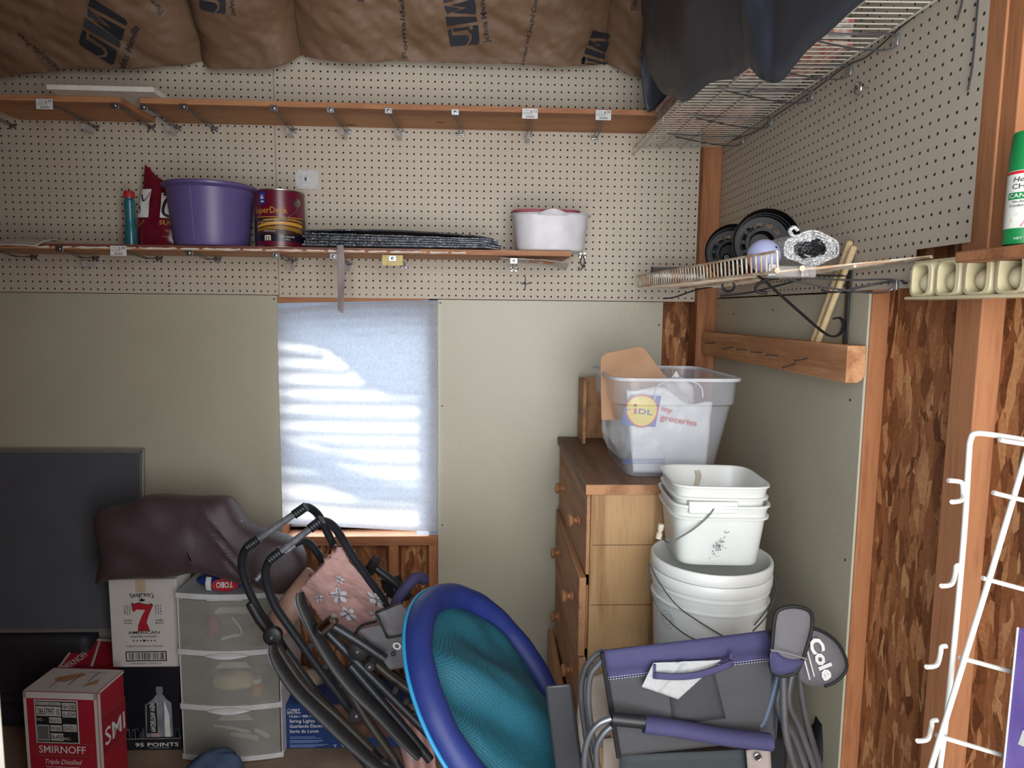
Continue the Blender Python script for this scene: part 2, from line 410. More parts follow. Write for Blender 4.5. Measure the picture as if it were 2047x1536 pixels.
# ================================================================ WINDOW with taped-up pleated paper
M_PAPER = bpy.data.materials.new('thin blind paper'); M_PAPER.use_nodes = True
nt = M_PAPER.node_tree; nt.nodes.clear(); L = nt.links.new
o_ = nt.nodes.new('ShaderNodeOutputMaterial'); d_ = nt.nodes.new('ShaderNodeBsdfDiffuse'); t_ = nt.nodes.new('ShaderNodeBsdfTranslucent'); m_ = nt.nodes.new('ShaderNodeMixShader')
tc = nt.nodes.new('ShaderNodeTexCoord'); n_ = nt.nodes.new('ShaderNodeTexNoise'); n_.inputs['Scale'].default_value = 140; n_.inputs['Detail'].default_value = 4; L(tc.outputs['Object'], n_.inputs['Vector'])
r_ = nt.nodes.new('ShaderNodeValToRGB'); r_.color_ramp.elements[0].position = .3; r_.color_ramp.elements[1].position = .7
r_.color_ramp.elements[0].color = (.70, .71, .73, 1); r_.color_ramp.elements[1].color = (.84, .85, .86, 1); L(n_.outputs[0], r_.inputs[0])
L(r_.outputs[0], d_.inputs[0]); L(r_.outputs[0], t_.inputs[0]); m_.inputs[0].default_value = .74; L(d_.outputs[0], m_.inputs[1]); L(t_.outputs[0], m_.inputs[2]); L(m_.outputs[0], o_.inputs[0])
M_LIN = M_PAPER.copy(); M_LIN.name = 'sky-tinted dense lining'  # paper of the added layer; the blue of sky light is put into its colour
for nn2 in M_LIN.node_tree.nodes:
    if nn2.type == 'MIX_SHADER': nn2.inputs[0].default_value = .5
    if nn2.type == 'VALTORGB': nn2.color_ramp.elements[0].color = (.48, .58, .74, 1); nn2.color_ramp.elements[1].color = (.58, .69, .84, 1)
win = thing('window_1', 'window behind papered blind', 'window', (xwl, .09, zw0)); del win['label']; del win['category']; struct(win)
M_GLASS = mat('window glass', (235, 240, 245), .02, trans=1)
b = MB(); b.box((xwl-.01, .10, zw0-.01), (xwr+.01, .104, zw1+.01), M_GLASS); b.build('pane', win)
b = MB(); fr = mat('white vinyl window frame', (215, 215, 212), .4)
for a, c in (((xwl-.018, .095, zw0), (xwl+.004, .125, zw1)), ((xwr-.004, .095, zw0), (xwr+.018, .125, zw1)), ((xwl, .095, zw0-.012), (xwr, .125, zw0+.012)), ((xwl, .095, zw1-.012), (xwr, .125, zw1+.012))): b.box(a, c, fr)
b.build('window_frame', win)
YS = -.004
shade = thing('paper_blind', 'crinkled white pleated paper blind taped over the sunlit window', 'blind', (xwl, YS, zw0))
tl = at(554, 612, YS); tr = at(876, 603, YS); bl = at(566, 1046, YS-.01); br = at(872, 1062, YS-.012)
NP = 24
def shp(u, v):     # u across, v up
    top = tl.lerp(tr, u); bot = bl.lerp(br, u)
    top = top + V((0, 0, .012*math.sin(min(1, u*2.4)*math.pi/2)-.012))
    p = bot.lerp(top, v); ph = v*NP
    tri = abs((ph % 1)-.5)*2
    return p + V((0, -.004-.0035*tri - .004*math.sin(u*3.1), 0)) + V((0, .0025*nz((u*2, v*9, 0), 1, 3), .0012*nz((u*3, v*6, 0), 1, 5)))
b = MB(); b.grid(shp, 16, NP*4, M_PAPER); b.build('blind_sheet', shade)
# added layer behind the sheet, cut to shade it and leave the sun bands
def q(px, py): return at(px, py, .006)
strips = [
 [(553,606),(878,600),(878,1070),(833,1070),(833,790),(770,788),(735,768),(705,738),(665,708),(620,688),(553,678)],
]
b = MB()
def blk(pts):
    k = len(pts); P = [q(*p) for p in pts]; b.add(P, [tuple(range(k))], M_LIN)
blk([(553,606),(878,600),(878,700),(640,694),(620,686),(553,678)])
blk([(650,694),(878,700),(878,788),(780,788),(735,768),(705,738),(680,714)])
blk([(833,788),(878,788),(878,1070),(833,1070)])
yy = 695
ends = [(695,711,650),(727,741,700),(758,772,742),(787,803,833),(818,836,833),(851,865,833)]
for y0, y1_, xr in ends: blk([(555,y0),(xr,y0+4),(xr,y1_+4),(555,y1_)])
blk([(558,867),(600,874),(660,892),(833,895),(833,880),(700,876),(560,866)][::-1])
blk([(558,868),(640,893),(690,898),(740,910),(833,912),(833,928),(720,926),(650,912),(620,898),(558,892)])
blk([(558,893),(620,898),(690,925),(780,945),(833,945),(833,959),(800,958),(833,964),(833,1000),(720,990),(650,965),(558,958),(558,936),(650,936),(558,926)])
blk([(562,985),(720,992),(833,1003),(833,1012),(700,1008),(562,996)])
blk([(562,1022),(833,1040),(833,1062),(562,1046)])
b.build('sun_band_lining', shade, flat=True)
# ================================================================ INSULATION
M_KRAFT = mat('kraft paper facing', (122, 95, 72), .6, c2=(104, 80, 60), scale=4, bump=.8, bscale=26, contrast=.3)
M_KINK = mat('kraft print ink', (40, 42, 50), .6)
botl = [(-100,170),(0,150),(130,134),(300,131),(420,131),(540,129),(600,112),(800,111),(1000,116),(1180,127),(1240,140),(1300,160),(1420,175)]
def batt(name, x0, x1, dz, dy, label, seed, edge=.05, lean=0, H=.42):
    """a sagging kraft-faced batt, px range x0..x1 along its bottom edge"""
    A = at(x0, 130, -.06).x; B = at(x1, 130, -.06).x
    def f(u, t):
        x = A+(B-A)*u + lean*t
        px = x0+(x1-x0)*u
        zb = at(px, interp(botl, px), -.06).z + dz
        pill = 1-abs(2*u-1)**6
        if t < .12:
            k = t/.12; y = -.005-.05*math.sin(k*math.pi/2); z = zb+.02*(1-math.sin(k*math.pi/2))
        else:
            k = (t-.12)/.88; y = -.055-.36*k**1.15; z = zb + H*k**.9
        bul = .05*math.sin(min(1, max(0, t))*math.pi)*pill
        wr = .016*nz((x*4, t*3.5, seed), 1.5, seed) + .010*nz((x*14+t*9, t*7, seed), 1.2, seed+2) + .005*abs(nz((x*26-t*20, t*16, 0), 1, seed+4)) - .004*max(0, .12-abs(nz((x*9+t*4, t*5, 3), 1, seed+8)))/.12
        o = -dy - edge*(pill-1)*-1*0 + 0
        n = V((0, -.75, -.65))
        return V((x, y, z)) + n*(bul+wr*(1 if t > .1 else t*10)+dy-(1-pill)*edge)
    return f, A, B
def kraft_map(f, off=.006):
    def mp(u, v):
        p = f(u, v); a = f(min(1, u+.01), v); c = f(u, min(1, v+.01)); n = (a-p).cross(c-p).normalized()
        if n.y > 0: n = -n
        return p+n*off
    return mp
def jm(b, mp, u0, v0, ku, kv, rot):
    """the boxed emblem with its maker's name, laid on the paper in (u,v); local units about 1 x 1.6"""
    ca, sa = math.cos(rot), math.sin(rot)
    g = lambda x, y: mp(u0+(x*ca-y*sa)*ku, v0+(x*sa+y*ca)*kv)
    def P(pts):
        b.add([g(*p) for p in pts], [tuple(range(len(pts)))], M_KINK)
    # solid rounded box minus light letters: build the dark areas around J and M
    P([(-.8,.5),(-.72,.56),(-.2,.56),(-.2,.42),(-.45,.42),(-.45,-.1),(-.52,-.22),(-.66,-.18),(-.8,-.02)])
    P([(-.8,-.1),(-.66,-.3),(-.45,-.32),(-.3,-.2),(-.3,-.56),(-.7,-.56),(-.8,-.48)])
    P([(-.3,.34),(-.2,.34),(-.2,-.56),(-.3,-.56)])
    P([(-.08,.56),(.22,.56),(.08,-.5),(.02,-.56),(-.08,-.56)])
    P([(.3,.5),(.55,.56),(.42,-.02)])
    P([(.14,-.5),(.3,.3),(.4,-.25),(.54,.3),(.6,-.56),(.2,-.56)])
    P([(.62,.56),(.86,.56),(.92,.5),(.92,-.5),(.86,-.56),(.76,-.56)])
    b.text('Johns Manville', g, .06, -.92, .22, M_KINK, w=1.75, bold=.02)
batts = [
 ('insulation_batt', -90, 399, 0, 0, 'far-left kraft-faced insulation batt sagging over the white board', 1),
 ('insulation_batt', 397, 603, 0, .01, 'narrow puffy kraft insulation batt above the pegboard seam', 2),
 ('insulation_batt', 601, 1207, 0, .03, 'long central kraft insulation batt printed with the upright black emblem', 3),
 ('insulation_batt', 1206, 1600, 0, -.005, 'kraft insulation batt drooping behind the dark hanging fabric', 4)]
prints = {
 1: [('jm', .66, .30, .10, .16, R(-128)), ('t', 'Formaldehyde-Free', .40, .20, .022, R(122), .26), ('t', 'Thermal and Sound Control', .86, .55, .020, R(118), .30), ('jm', .06, .22, .06, .12, R(-120)), ('jm', .17, .75, .06, .12, R(-120))],
 2: [('jm', .35, .52, .16, .12, R(-100))],
 3: [('jm', .53, .34, .075, .15, R(-82-180+180)), ('t', 'Formaldehyde', .355, .35, .020, R(88), .36), ('t', 'Thermal and Sound Control', .75, .30, .016, R(80), .36), ('jm', .17, .55, .065, .13, R(-98)), ('jm', .965, .17, .08, .12, R(-105))],
 4: [('t', 'Formaldehyde-Free', .22, .14, .022, R(70), .2), ('t', 'Thermal and Sound Control', .10, .62, .022, R(100), .3)]}
for nm, x0, x1, dz, dy, lab, sd in batts:
    f, A, B = batt(nm, x0, x1, dz, dy, lab, sd)
    b = MB(); W_ = B-A; b.grid(f, int(W_*110), 64, M_KRAFT)
    mp = kraft_map(f)
    for pr in prints[sd]:
        if pr[0] == 'jm': 
            s_ = pr[4]*.6   # metres
            jm(b, (lambda U_: lambda x, y: mp(pr[1]+x/W_, pr[2]+y/.56))(0), 0, 0, s_, s_, pr[5]+R(180))
        elif pr[0] == 't':
            g = lambda x, y: mp(pr[2]+x/W_, pr[3]+y/.56)
            b.text(pr[1], g, 0, 0, pr[4]*.9, M_KINK, w=pr[6]*.56*1.2, rot=pr[5], bold=.012)
    o = b.build(nm, origin=(A, -.05, 2.42)); tag(o, lab, 'insulation', 'kraft-faced insulation batts under the roof')
# ================================================================ SHELVES ON THE BACK WALL
def board(name, p0, p1, Yf, zb, th, m, label, cat, Y1=-.004, group=None):
    x0 = at(*p0, Yf).x; x1 = at(*p1, Yf).x
    b = MB(); b.box((x0, Yf, zb), (x1, Y1, zb+th), m); o = b.build(name, origin=(x0, Yf, zb), bevel=.0015)
    return tag(o, label, cat, group)
ZU = at(700, 232, -.238).z      # upper shelf: bottom of the front edge
ZU = at(700, 217, -.238).z
board('shelf_board', (-60, 210), (241, 200), -.240, ZU, .018, M_SHELFWOOD, 'short reddish pine shelf board at upper left, its right end by the white board', 'shelf', group=None)
board('shelf_board', (279, 210), (1350, 215), -.240, ZU, .018, M_SHELFWOOD, 'long bare pine shelf board running across the upper pegboard', 'shelf')
M_WHITEB = mat('white melamine', (226, 222, 212), .45)
xa = at(93, 180, -.30).x; xb = at(307, 180, -.30).x
b = MB(); b.box((xa, -.30, ZU+.0185), (xb, -.03, ZU+.034), M_WHITEB)
tag(b.build('white_board', origin=(xa, -.3, ZU+.019), bevel=.001), 'white melamine board lying loose on the upper left shelf', 'board')
# lower shelf, its front edge painted brown and chipped
M_PAINTED = bpy.data.materials.new('chipped painted pine edge')
M_LOWER = M_SHELFWOOD
M_EDGE = mat('brown painted edge', (124, 74, 56), .5, c2=(98, 54, 42), scale=9, stretch=(1, 8, 1))
M_CHIP = mat('chipped white primer', (214, 206, 192), .8)
Yl = -.245
def zl(px, py): return at(px, py, Yl).z
ZL = at(600, 505, Yl).z
xl0 = at(-60, 490, Yl).x; xl1 = at(1142, 515, Yl).x
b = MB(); b.box((xl0, Yl, ZL), (xl1, -.004, ZL+.018), M_LOWER)
low = b.build('shelf_board', origin=(xl0, Yl, ZL), bevel=.001); tag(low, 'lower shelf board with chipped brown and white painted front edge', 'shelf')
b = MB(); b.box((xl0, Yl-.0009, ZL+.008), (at(840, 500, Yl).x, Yl-.0001, ZL+.0178), M_EDGE)
x = at(60, 490, Yl).x; xe2 = at(935, 500, Yl).x; top = []; bot = []; k = 0
while x < xe2:
    top.append((x, ZL+.0085+.0018*math.sin(k*1.7)*math.sin(k*.37)+.0008)); bot.append((x, ZL+.004+.002*math.sin(k*.9+1)*math.cos(k*.23))); x += .012; k += 1
vs = [V((a, Yl-.0012, z)) for a, z in top]+[V((a, Yl-.0012, z)) for a, z in bot]; n = len(top)
b.add(vs, [(i, i+1, n+i+1, n+i) for i in range(n-1) if (i % 17) not in (5, 11)], M_CHIP)
b.build('painted_edge', low)
M_TAG = mat('price label paper', (222, 222, 218), .5)
def bracket(px, py, wpx, wpy, Yf, z, label, price=None, flap=None, zt=None, zoff=-.028):
    """two bent wires from a wall clip to the front clip of the board"""
    f = at(px, py, Yf-.004); wl = at(wpx, wpy, -.004)
    t = thing('shelf_bracket', label, 'bracket', (wl.x, 0, wl.z), 'wire brackets under the back wall shelves')
    b = MB(); zz = min(f.z, z-.002)
    for sg in (-1, 1):
        o = sg*.007
        b.tube(smooth([V((wl.x+o, -.002, wl.z+.010)), V((wl.x+o, -.02, wl.z+.004)), V((wl.x+o, -.10, z-.016)), V((wl.x*.3+f.x*.7+o, Yf*.75, z-.007)), V((f.x+o*.8, Yf, zz-.004)), V((f.x+o*.8, Yf-.006, f.z))], 4), .0018, M_WIREGREY, 6)
    b.tube([V((wl.x-.007, -.10, z-.017)), V((wl.x+.007, -.10, z-.017))], .0016, M_WIREGREY, 6)
    b.build('support_wire', t)
    b = MB(); b.box((wl.x-.013, -.008, wl.z-.008), (wl.x-.003, -.0035, wl.z+.011), M_ZINC); b.box((wl.x+.003, -.008, wl.z-.008), (wl.x+.013, -.0035, wl.z+.011), M_ZINC)
    b.tube([V((wl.x-.012, -.009, wl.z)), V((wl.x+.012, -.009, wl.z))], .0035, M_ZINC)
    b.build('wall_clip', t, bevel=.001)
    b = MB(); b.box((f.x-.012, Yf-.0095, f.z-.009), (f.x+.012, Yf-.007, f.z+.009), M_ZINC)
    b.lathe([(.0, .0), (.005, .0), (.005, .002), (.0035, .003), (0, .003)], M_ZINC, Matrix.Translation((f.x, Yf-.0095, f.z)) @ Matrix.Rotation(R(90), 4, 'X'), 12)
    b.lathe([(.0, .0), (.0018, .0), (.0018, .001), (0, .001)], M_BLACK, Matrix.Translation((f.x, Yf-.0122, f.z)) @ Matrix.Rotation(R(90), 4, 'X'), 8)
    b.build('front_clip', t, bevel=.0008)
    if price:
        b = MB(); mp = plane((f.x, Yf-.0155, f.z), (1,0,0), (0,0,1)); b.box((f.x-.0255, Yf-.015, f.z-.016), (f.x+.0255, Yf-.0142, f.z+.016), M_TAG)
        b.text(price, mp, .012, .004, .009, M_INK, bold=.02); b.text('WOOD', mp, -.010, .008, .003, M_INK, bold=.01); b.text('SHELF BRACKET', mp, -.006, .001, .003, M_INK, w=.032, bold=.01)
        b.text('CUSTOM BUILD', mp, -.006, -.004, .003, M_INK, w=.030)
        for k in range(22):
            if (k*7) % 5 != 0: b.rect(-.014+k*.00135, -.013, -.0132+k*.00135, -.007, mp, M_INK)
        b.build('price_label', t)
    if flap:
        b = MB(); c = V((wl.x-.004, -.05, z-.022)); b.box((c.x-.006, -.085, c.z-.024), (c.x+.006, -.02, c.z-.004), flap, None); b.build('plastic_sleeve', t, bevel=.002)
    return t
M_SLEEVE = mat('clear plastic sleeve', (205, 203, 198), .25, alpha=.45)
ups = [(-70,214,28,254,None,'wire shelf bracket at the extreme left end of the upper shelf'),
 (93,210,193,257,'2.79','wire shelf bracket priced 2.79 below the white board'),(231,212,304,257,None,'wire bracket at the right end of the short upper left shelf'),
 (288,215,357,258,None,'wire bracket under the left end of the long upper shelf'),(368,214,430,260,None,'second wire bracket from the left end of the long upper shelf'),
 (548,217,588,263,None,'upper shelf wire bracket beside the pegboard seam'),(661,220,695,265,None,'upper shelf wire bracket just right of the pegboard seam, above the light switch'),
 (777,222,803,267,None,'upper shelf wire bracket near the middle, third left of the 4.79 label'),(910,225,922,270,None,'upper shelf wire bracket next to the handwritten 6.12 label'),
 (1059,229,1056,275,'6.12','upper shelf wire bracket carrying the 6.12 price label'),(1205,232,1188,278,'4.79','upper shelf wire bracket carrying the 4.79 price label')]
for k, (a, b_, c, d, pr, lab) in enumerate(ups): bracket(a, b_, c, d, -.24, ZU, lab, pr, flap=M_SLEEVE if k in (1, 3, 5, 6, 7, 9) else None)
los = [(-25,497,70,516,None,'lower shelf wire bracket under the white plastic packet'),(120,498,193,518,None,'lower shelf wire bracket left of the 3.99 label'),
 (240,502,320,519,'3.99','lower shelf wire bracket carrying the 3.99 price label'),(379,506,437,520,None,'lower shelf wire bracket below the purple tub'),
 (552,511,590,523,None,'lower shelf wire bracket below the paint can'),(667,513,700,531,None,'lower shelf wire bracket beside the hanging grey strap'),
 (785,517,808,533,None,'lower shelf wire bracket with a yellowed tape patch'),(1027,522,1027,539,None,'lower shelf wire bracket below the stacked basins')]
for k, (a, b_, c, d, pr, lab) in enumerate(los):
    t = bracket(a, b_, c, d, Yl, ZL, lab, pr, flap=M_SLEEVE if k in (1, 4, 5) else None)
    if k == 6:
        f = at(785, 519, Yl-.004); b = MB(); b.box((f.x-.034, Yl-.0065, f.z-.02), (f.x+.034, Yl-.0055, f.z+.014), mat('yellowed tape', (206, 184, 112), .4, c2=(170, 150, 90), scale=40)); b.build('tape', t)
# loose bracket parts right of the lower board
t = thing('shelf_bracket', 'empty wire bracket hooked in the pegboard right of the lower shelf end', 'bracket', at(1165, 515, -.004))
p = at(1165, 511, -.004); b = MB()
for sx_ in (-.009, .006): b.box((p.x+sx_-.005, -.008, p.z-.011), (p.x+sx_+.005, -.004, p.z+.011), M_ZINC)
b.tube([V((p.x-.014, -.009, p.z)), V((p.x+.012, -.009, p.z))], .0035, M_ZINC); b.build('wall_clip', t, bevel=.001)
b = MB(); b.tube(smooth([p+V((.002,-.01,0)), p+V((.004,-.02,-.03)), p+V((-.012,-.035,-.055)), p+V((-.02,-.03,-.045))], 5), .002, M_WIREGREY, 6); b.tube(smooth([p+V((-.004,-.01,0)), p+V((-.010,-.02,-.03)), p+V((.004,-.03,-.045)), p+V((.002,-.03,-.035))], 5), .002, M_WIREGREY, 6); b.build('support_wire', t)
# light switch box plate
p = at(613, 359, -.008); M_PLATE = mat('white switch plate', (208, 208, 206), .5, bump=.1)
t = thing('light_switch', 'white square light switch on the pegboard above the paint can', 'light switch', (p.x, -.005, p.z))
b = MB(); b.box((p.x-.0415, -.0088, p.z-.034), (p.x+.0415, -.0055, p.z+.034), M_PLATE)
for a, c in ((-.034,-.029),(.034,-.029),(-.034,.029),(.034,.029),(0,.029),(0,-.029)): b.lathe([(0,0),(.002,0),(.002,.0012),(0,.0012)], M_ZINC, Matrix.Translation((p.x+a, -.0088, p.z+c)) @ Matrix.Rotation(R(90), 4, 'X'), 8)
b.build('cover_plate', t, bevel=.001)
b = MB(); b.box((p.x-.022, -.0125, p.z-.012), (p.x+.020, -.009, p.z+.012), M_PLATE); b.build('collar', t, bevel=.003)
b = MB(); b.box((p.x-.004, -.019, p.z-.006), (p.x+.001, -.0126, p.z+.006), mat('dark toggle', (60, 60, 62), .5)); b.build('toggle', t, bevel=.001)

# ================================================================ THINGS ON THE LOWER SHELF
ZT = ZL+.0182
def shelfpt(px, Y): p = at(px, 490, Y); return V((p.x, Y, ZT))
# teal spray bottle with a red cap
p = shelfpt(263, -.12); t = thing('plastic_bottle', 'slim teal plastic bottle with red cap at left of the snake repellent bag', 'bottle', p)
k = .168*1.0
b = MB(); b.lathe([(0,0),(.019,0),(.021,.004),(.021,.012),(.020,.045),(.020,.055),(.0165,.075),(.015,.10),(.017,.14),(.017,.158),(.012,.163),(.012,.168)], mat('teal translucent plastic', (42, 112, 124), .25, c2=(34, 98, 108), spec=.6), Matrix.Translation(p), 24); b.build('body', t)
b = MB(); b.lathe([(.0175,.1665),(.0175,.186),(.015,.190),(0,.190)], mat('red cap plastic', (176, 48, 52), .4), Matrix.Translation(p), 20); b.build('cap', t)
# maroon bag of sulfur snake repellent
M_BAG = mat('glossy maroon bag', (112, 26, 42), .25, c2=(90, 18, 34), scale=9, bump=.5, bscale=25, spec=.7)
P0 = shelfpt(322, -.085)
ctl = [(0, -.098, .078), (.012, -.098, .083), (.2, -.085, .085), (.5, -.068, .085), (.75, -.052, .075), (.9, -.046, .05), (1, -.043, .020)]
def bagf(u, v, side):
    z = v*.285; xl = interp([(a, b_) for a, b_, c in ctl], v); xr = interp([(a, c) for a, b_, c in ctl], v)
    xl, xr = xl, xr
    if v > .88: z = .2508+(v-.88)*.285*(1-u*.0) - .05*u*(v-.88)/.12
    z -= .075*max(0, u-.3)*v**3
    th = .034*(1-v**2.2)*math.sin(math.pi*min(1, max(0, u)))**.5
    x = xl+(xr-xl)*u
    y = -side*th + .007*nz((u*4, v*6, side), 1, 2)*(1-abs(2*u-1)**4)
    return P0+V((x, y-.02*v*0, z+.002))
b = MB(); b.grid(lambda u, v: bagf(u, v, 1), 16, 24, M_BAG); b.grid(lambda u, v: bagf(1-u, v, -1), 16, 24, M_BAG)
t = thing('repellent_bag', 'crumpled maroon sulfur bag with coiled snake pictures behind the purple tub', 'bag', P0)
b.build('bag_body', t, angle=60)
mp = lambda u, v: bagf(u, v, 1)+V((0, -.003, 0))
b = MB(); b.rect(.56, .36, 1.0, .68, mp, M_WHITE, 6, 6); b.rect(.03, .36, .30, .70, mp, M_WHITE, 6, 6)
mp2 = lambda u, v: bagf(u, v, 1)+V((0, -.0045, 0))
def snake(pts, r, mp_):
    P = smooth([V((a, c, 0)) for a, c in pts], 8); vs = []; n = len(P)
    for i in range(n):
        d = (P[min(i+1, n-1)]-P[max(i-1, 0)]); nn = V((-d.y, d.x, 0)).normalized()*r*(.5+.5*math.sin(math.pi*min(1, (i+3)/(n*.6))))
        vs += [mp_(P[i].x+nn.x, P[i].y+nn.y*.62), mp_(P[i].x-nn.x, P[i].y-nn.y*.62)]
    b.add(vs, [(2*i, 2*i+1, 2*i+3, 2*i+2) for i in range(n-1)], M_INK)
snake([(.62,.65),(.70,.67),(.74,.62),(.66,.56),(.62,.48),(.66,.40),(.80,.38),(.95,.40),(.97,.46),(.88,.50),(.78,.47),(.82,.43),(.9,.44)], .035, mp2)
snake([(.06,.64),(.14,.56),(.24,.60),(.28,.66)], .02, mp2); snake([(.05,.5),(.09,.44),(.06,.40)], .02, mp2)
M_GOLD = mat('gold print', (206, 150, 52), .5)
b.text('SULFUR', mp2, .84, .275, .055, M_GOLD, w=.56, bold=.02); b.text('NET WT. 4', mp2, .84, .19, .03, mat('pale red print', (196, 120, 110), .5), w=.30); b.text('SNAKE REPELLENT', mp2, .82, .12, .022, MATS['pale red print'], w=.36)
b.text("SN", mp2, .60, .76, .06, M_GOLD, bold=.02); b.text('SULFUR', mp2, .18, .27, .03, M_GOLD, w=.16, rot=.5)
b.build('printed_label', t, flat=True)
# purple tub
p = shelfpt(425, -.125); PT = mat('purple tub plastic', (96, 84, 134), .4, c2=(90, 78, 128), scale=3)
t = thing('plastic_tub', 'round purple plastic tub with flared rim between sulfur bag and paint can', 'tub', p)
b = MB(); prof = [(0,.0),(.108,0),(.118,.004),(.121,.012),(.126,.06),(.131,.11),(.137,.165),(.139,.190),(.152,.199),(.153,.206),(.150,.2095),(.139,.2075),(.134,.19),(.127,.11),(.116,.012),(0,.010)]
b.lathe(prof, PT, Matrix.Translation(p), 64); b.build('tub_body', t)
b = MB()
pm = Matrix.Translation(p) @ Matrix.Rotation(R(-93), 4, 'Z')
for zz in (.055, .10, .145):
    b.tube([pm @ V((.1267+(zz-.06)*.09, -.006, zz)), pm @ V((.1272+(zz-.06)*.09, .004, zz))], .0012, PT, 6)
b.tube([pm @ V((.1225, -.006, .02)), pm @ V((.1392, -.006, .188))], .0012, PT, 6); b.build('measuring_ridge', t)
# paint can
p = shelfpt(561, -.14); t = thing('paint_can', 'maroon gallon deck stain can with a gold board picture', 'paint can', p)
M_CAN = mat('maroon can label', (98, 14, 42), .3, spec=.6); RC = .083; HC = .190
M_TIN = mat('tinplate', (190, 188, 182), .3, 1)
b = MB(); Mx = Matrix.Translation(p); b.lathe([(0,.002),(.081,.0),(RC+.001,.0),(RC+.001,.004),(RC,.006)], M_TIN, Mx, 48); b.lathe_open([(RC,.006),(RC,HC-.004)], M_CAN, Mx, 48)
b.lathe([(RC,HC-.004),(RC+.0015,HC-.002),(RC+.0015,HC),(.074,HC),(.073,HC-.005),(.060,HC-.003),(0,HC-.003)], M_TIN, Mx, 48); b.build('can_body', t)
a0 = math.atan2(CP.y-p.y, CP.x-p.x)
def cyl(off): return lambda u, v: p+V((math.cos(a0+u/RC)*(RC+off), math.sin(a0+u/RC)*(RC+off), v))
b = MB(); c1 = cyl(.0006); c2 = cyl(.0012); c3 = cyl(.0018)
b.rect(-.12, .02, .12, .044, c1, mat('navy label band', (24, 20, 40), .3), 30)
vs = [];
M_DECK = mat('gold deck boards', (168, 122, 42), .4, c2=(96, 64, 24), scale=60, stretch=(1,1,3)); M_DK = mat('dark label brown', (58, 30, 26), .4)
b.rect(-.12, .044, .12, .098, c1, M_DK, 30)
def sweep(y0, y1, y2, y3, m): b.grid(lambda u, v: c2(-.085+.17*u, (y0*(1-u)+y1*u)*(1-v)+(y2*(1-u)+y3*u)*v+.010*math.sin(u*3.1)), 24, 1, m)
sweep(.052, .046, .060, .062, M_DECK); sweep(.064, .066, .072, .078, M_GOLD); sweep(.076, .082, .084, .09, M_DECK)
b.rect(-.09, .0985, .09, .1005, c2, M_GOLD, 20)
b.text('SuperDeck', c3, -.035, .112, .021, M_GOLD, w=.118, bold=.006)
M_CRM = mat('cream print', (222, 208, 190), .5)
b.text('WATERBORNE FORMULA', c3, -.030, .088, .004, M_CRM, w=.05); b.text('SEMI-TRANSPARENT DECK STAIN', c3, -.028, .079, .006, M_CRM, w=.075, bold=.01)
b.text('EXTERIOR SEALER', c3, -.035, .051, .005, M_CRM, w=.04); b.text('1 U.S. GALLON', c3, .022, .033, .0055, M_CRM, bold=.01); b.text('3.785 L', c3, .022, .024, .005, M_CRM)
for k in range(3): b.rect(-.052+k*.008, .022, -.047+k*.008, .036+(k == 1)*.004, c2, M_CRM); 
b.rect(-.052, .036, -.031, .039, c2, M_CRM, 4)
b.rect(-.070, .142, -.048, .182, c2, mat('blue emblem', (32, 62, 150), .4), 4); b.poly([(-.006,0),(.006,0),(.004,.014),(-.004,.014)], c3, M_WHITE, -.059, .158); b.rect(-.064, .147, -.053, .152, c3, M_WHITE, 2); b.rect(-.061, .164, -.056, .172, c3, M_RED)
b.build('can_label', t)
b = MB(); e1 = c1(.060, .150); n1 = (e1-p-V((0,0,.15))).normalized(); Q = n1.to_track_quat('Z', 'Y').to_matrix().to_4x4()
b.lathe([(.014,0),(.014,.002),(.010,.003),(.009,.006),(0,.006)], M_TIN, Matrix.Translation(e1) @ Q, 20); b.build('handle_ear', t)
b = MB(); b.tube(smooth([c1(.060, .150)+n1*.006, c1(.045, .118)+n1*.008, c1(.015, .094)+V((0,-.008,0)), c1(-.03, .083)+V((0,-.007,0)), c1(-.075, .088)+V((-.004,-.004,0)), c1(-.115, .118), c1(-.135, .15)], 6), .0012, M_TIN, 6); b.build('wire_handle', t)
# flat foil pans / register stack
M_SHINY = mat('grey shiny plastic wrap', (150, 154, 160), .28, .75, c2=(84, 90, 100), scale=40, bump=.9, bscale=120)
M_SHD = mat('dark blue grey panel', (44, 50, 64), .35, .3, bump=.5, bscale=60)
xa = at(607, 490, -.2).x; xb = at(998, 490, -.2).x
t = thing('panel_stack', 'flat stack of silvery corrugated foil panels lying on the lower shelf', 'panels', (xa, -.2, ZT))
for k in range(6):
    def pf(u, v, k=k):
        x = xa+.012*((k*37) % 5)*.3+(xb-.004*k-xa)*u; y = -.225+.19*v+.003*math.sin(k*2.1)
        h = .0062+k*.0094*(1-.3*u) + .0015*nz((u*12, v*2, k), 2, k) + (.012*math.sin(u*3.1)*(k == 5)) - (0.006*max(0, u-.93)/.07 if u > .93 else 0)
        return V((x, y, ZT+h))
    b = MB(); b.sheet(lambda u, v: pf(u, 1-v), 60, 4, M_SHD if k == 5 else M_SHINY, .0055 if k < 5 else .004)
    b.tube([pf(j/40, 0)+V((0, -.001, .001)) for j in range(41)], .0030, M_SHINY, 6)
    b.build('foil_panel', t, angle=60)
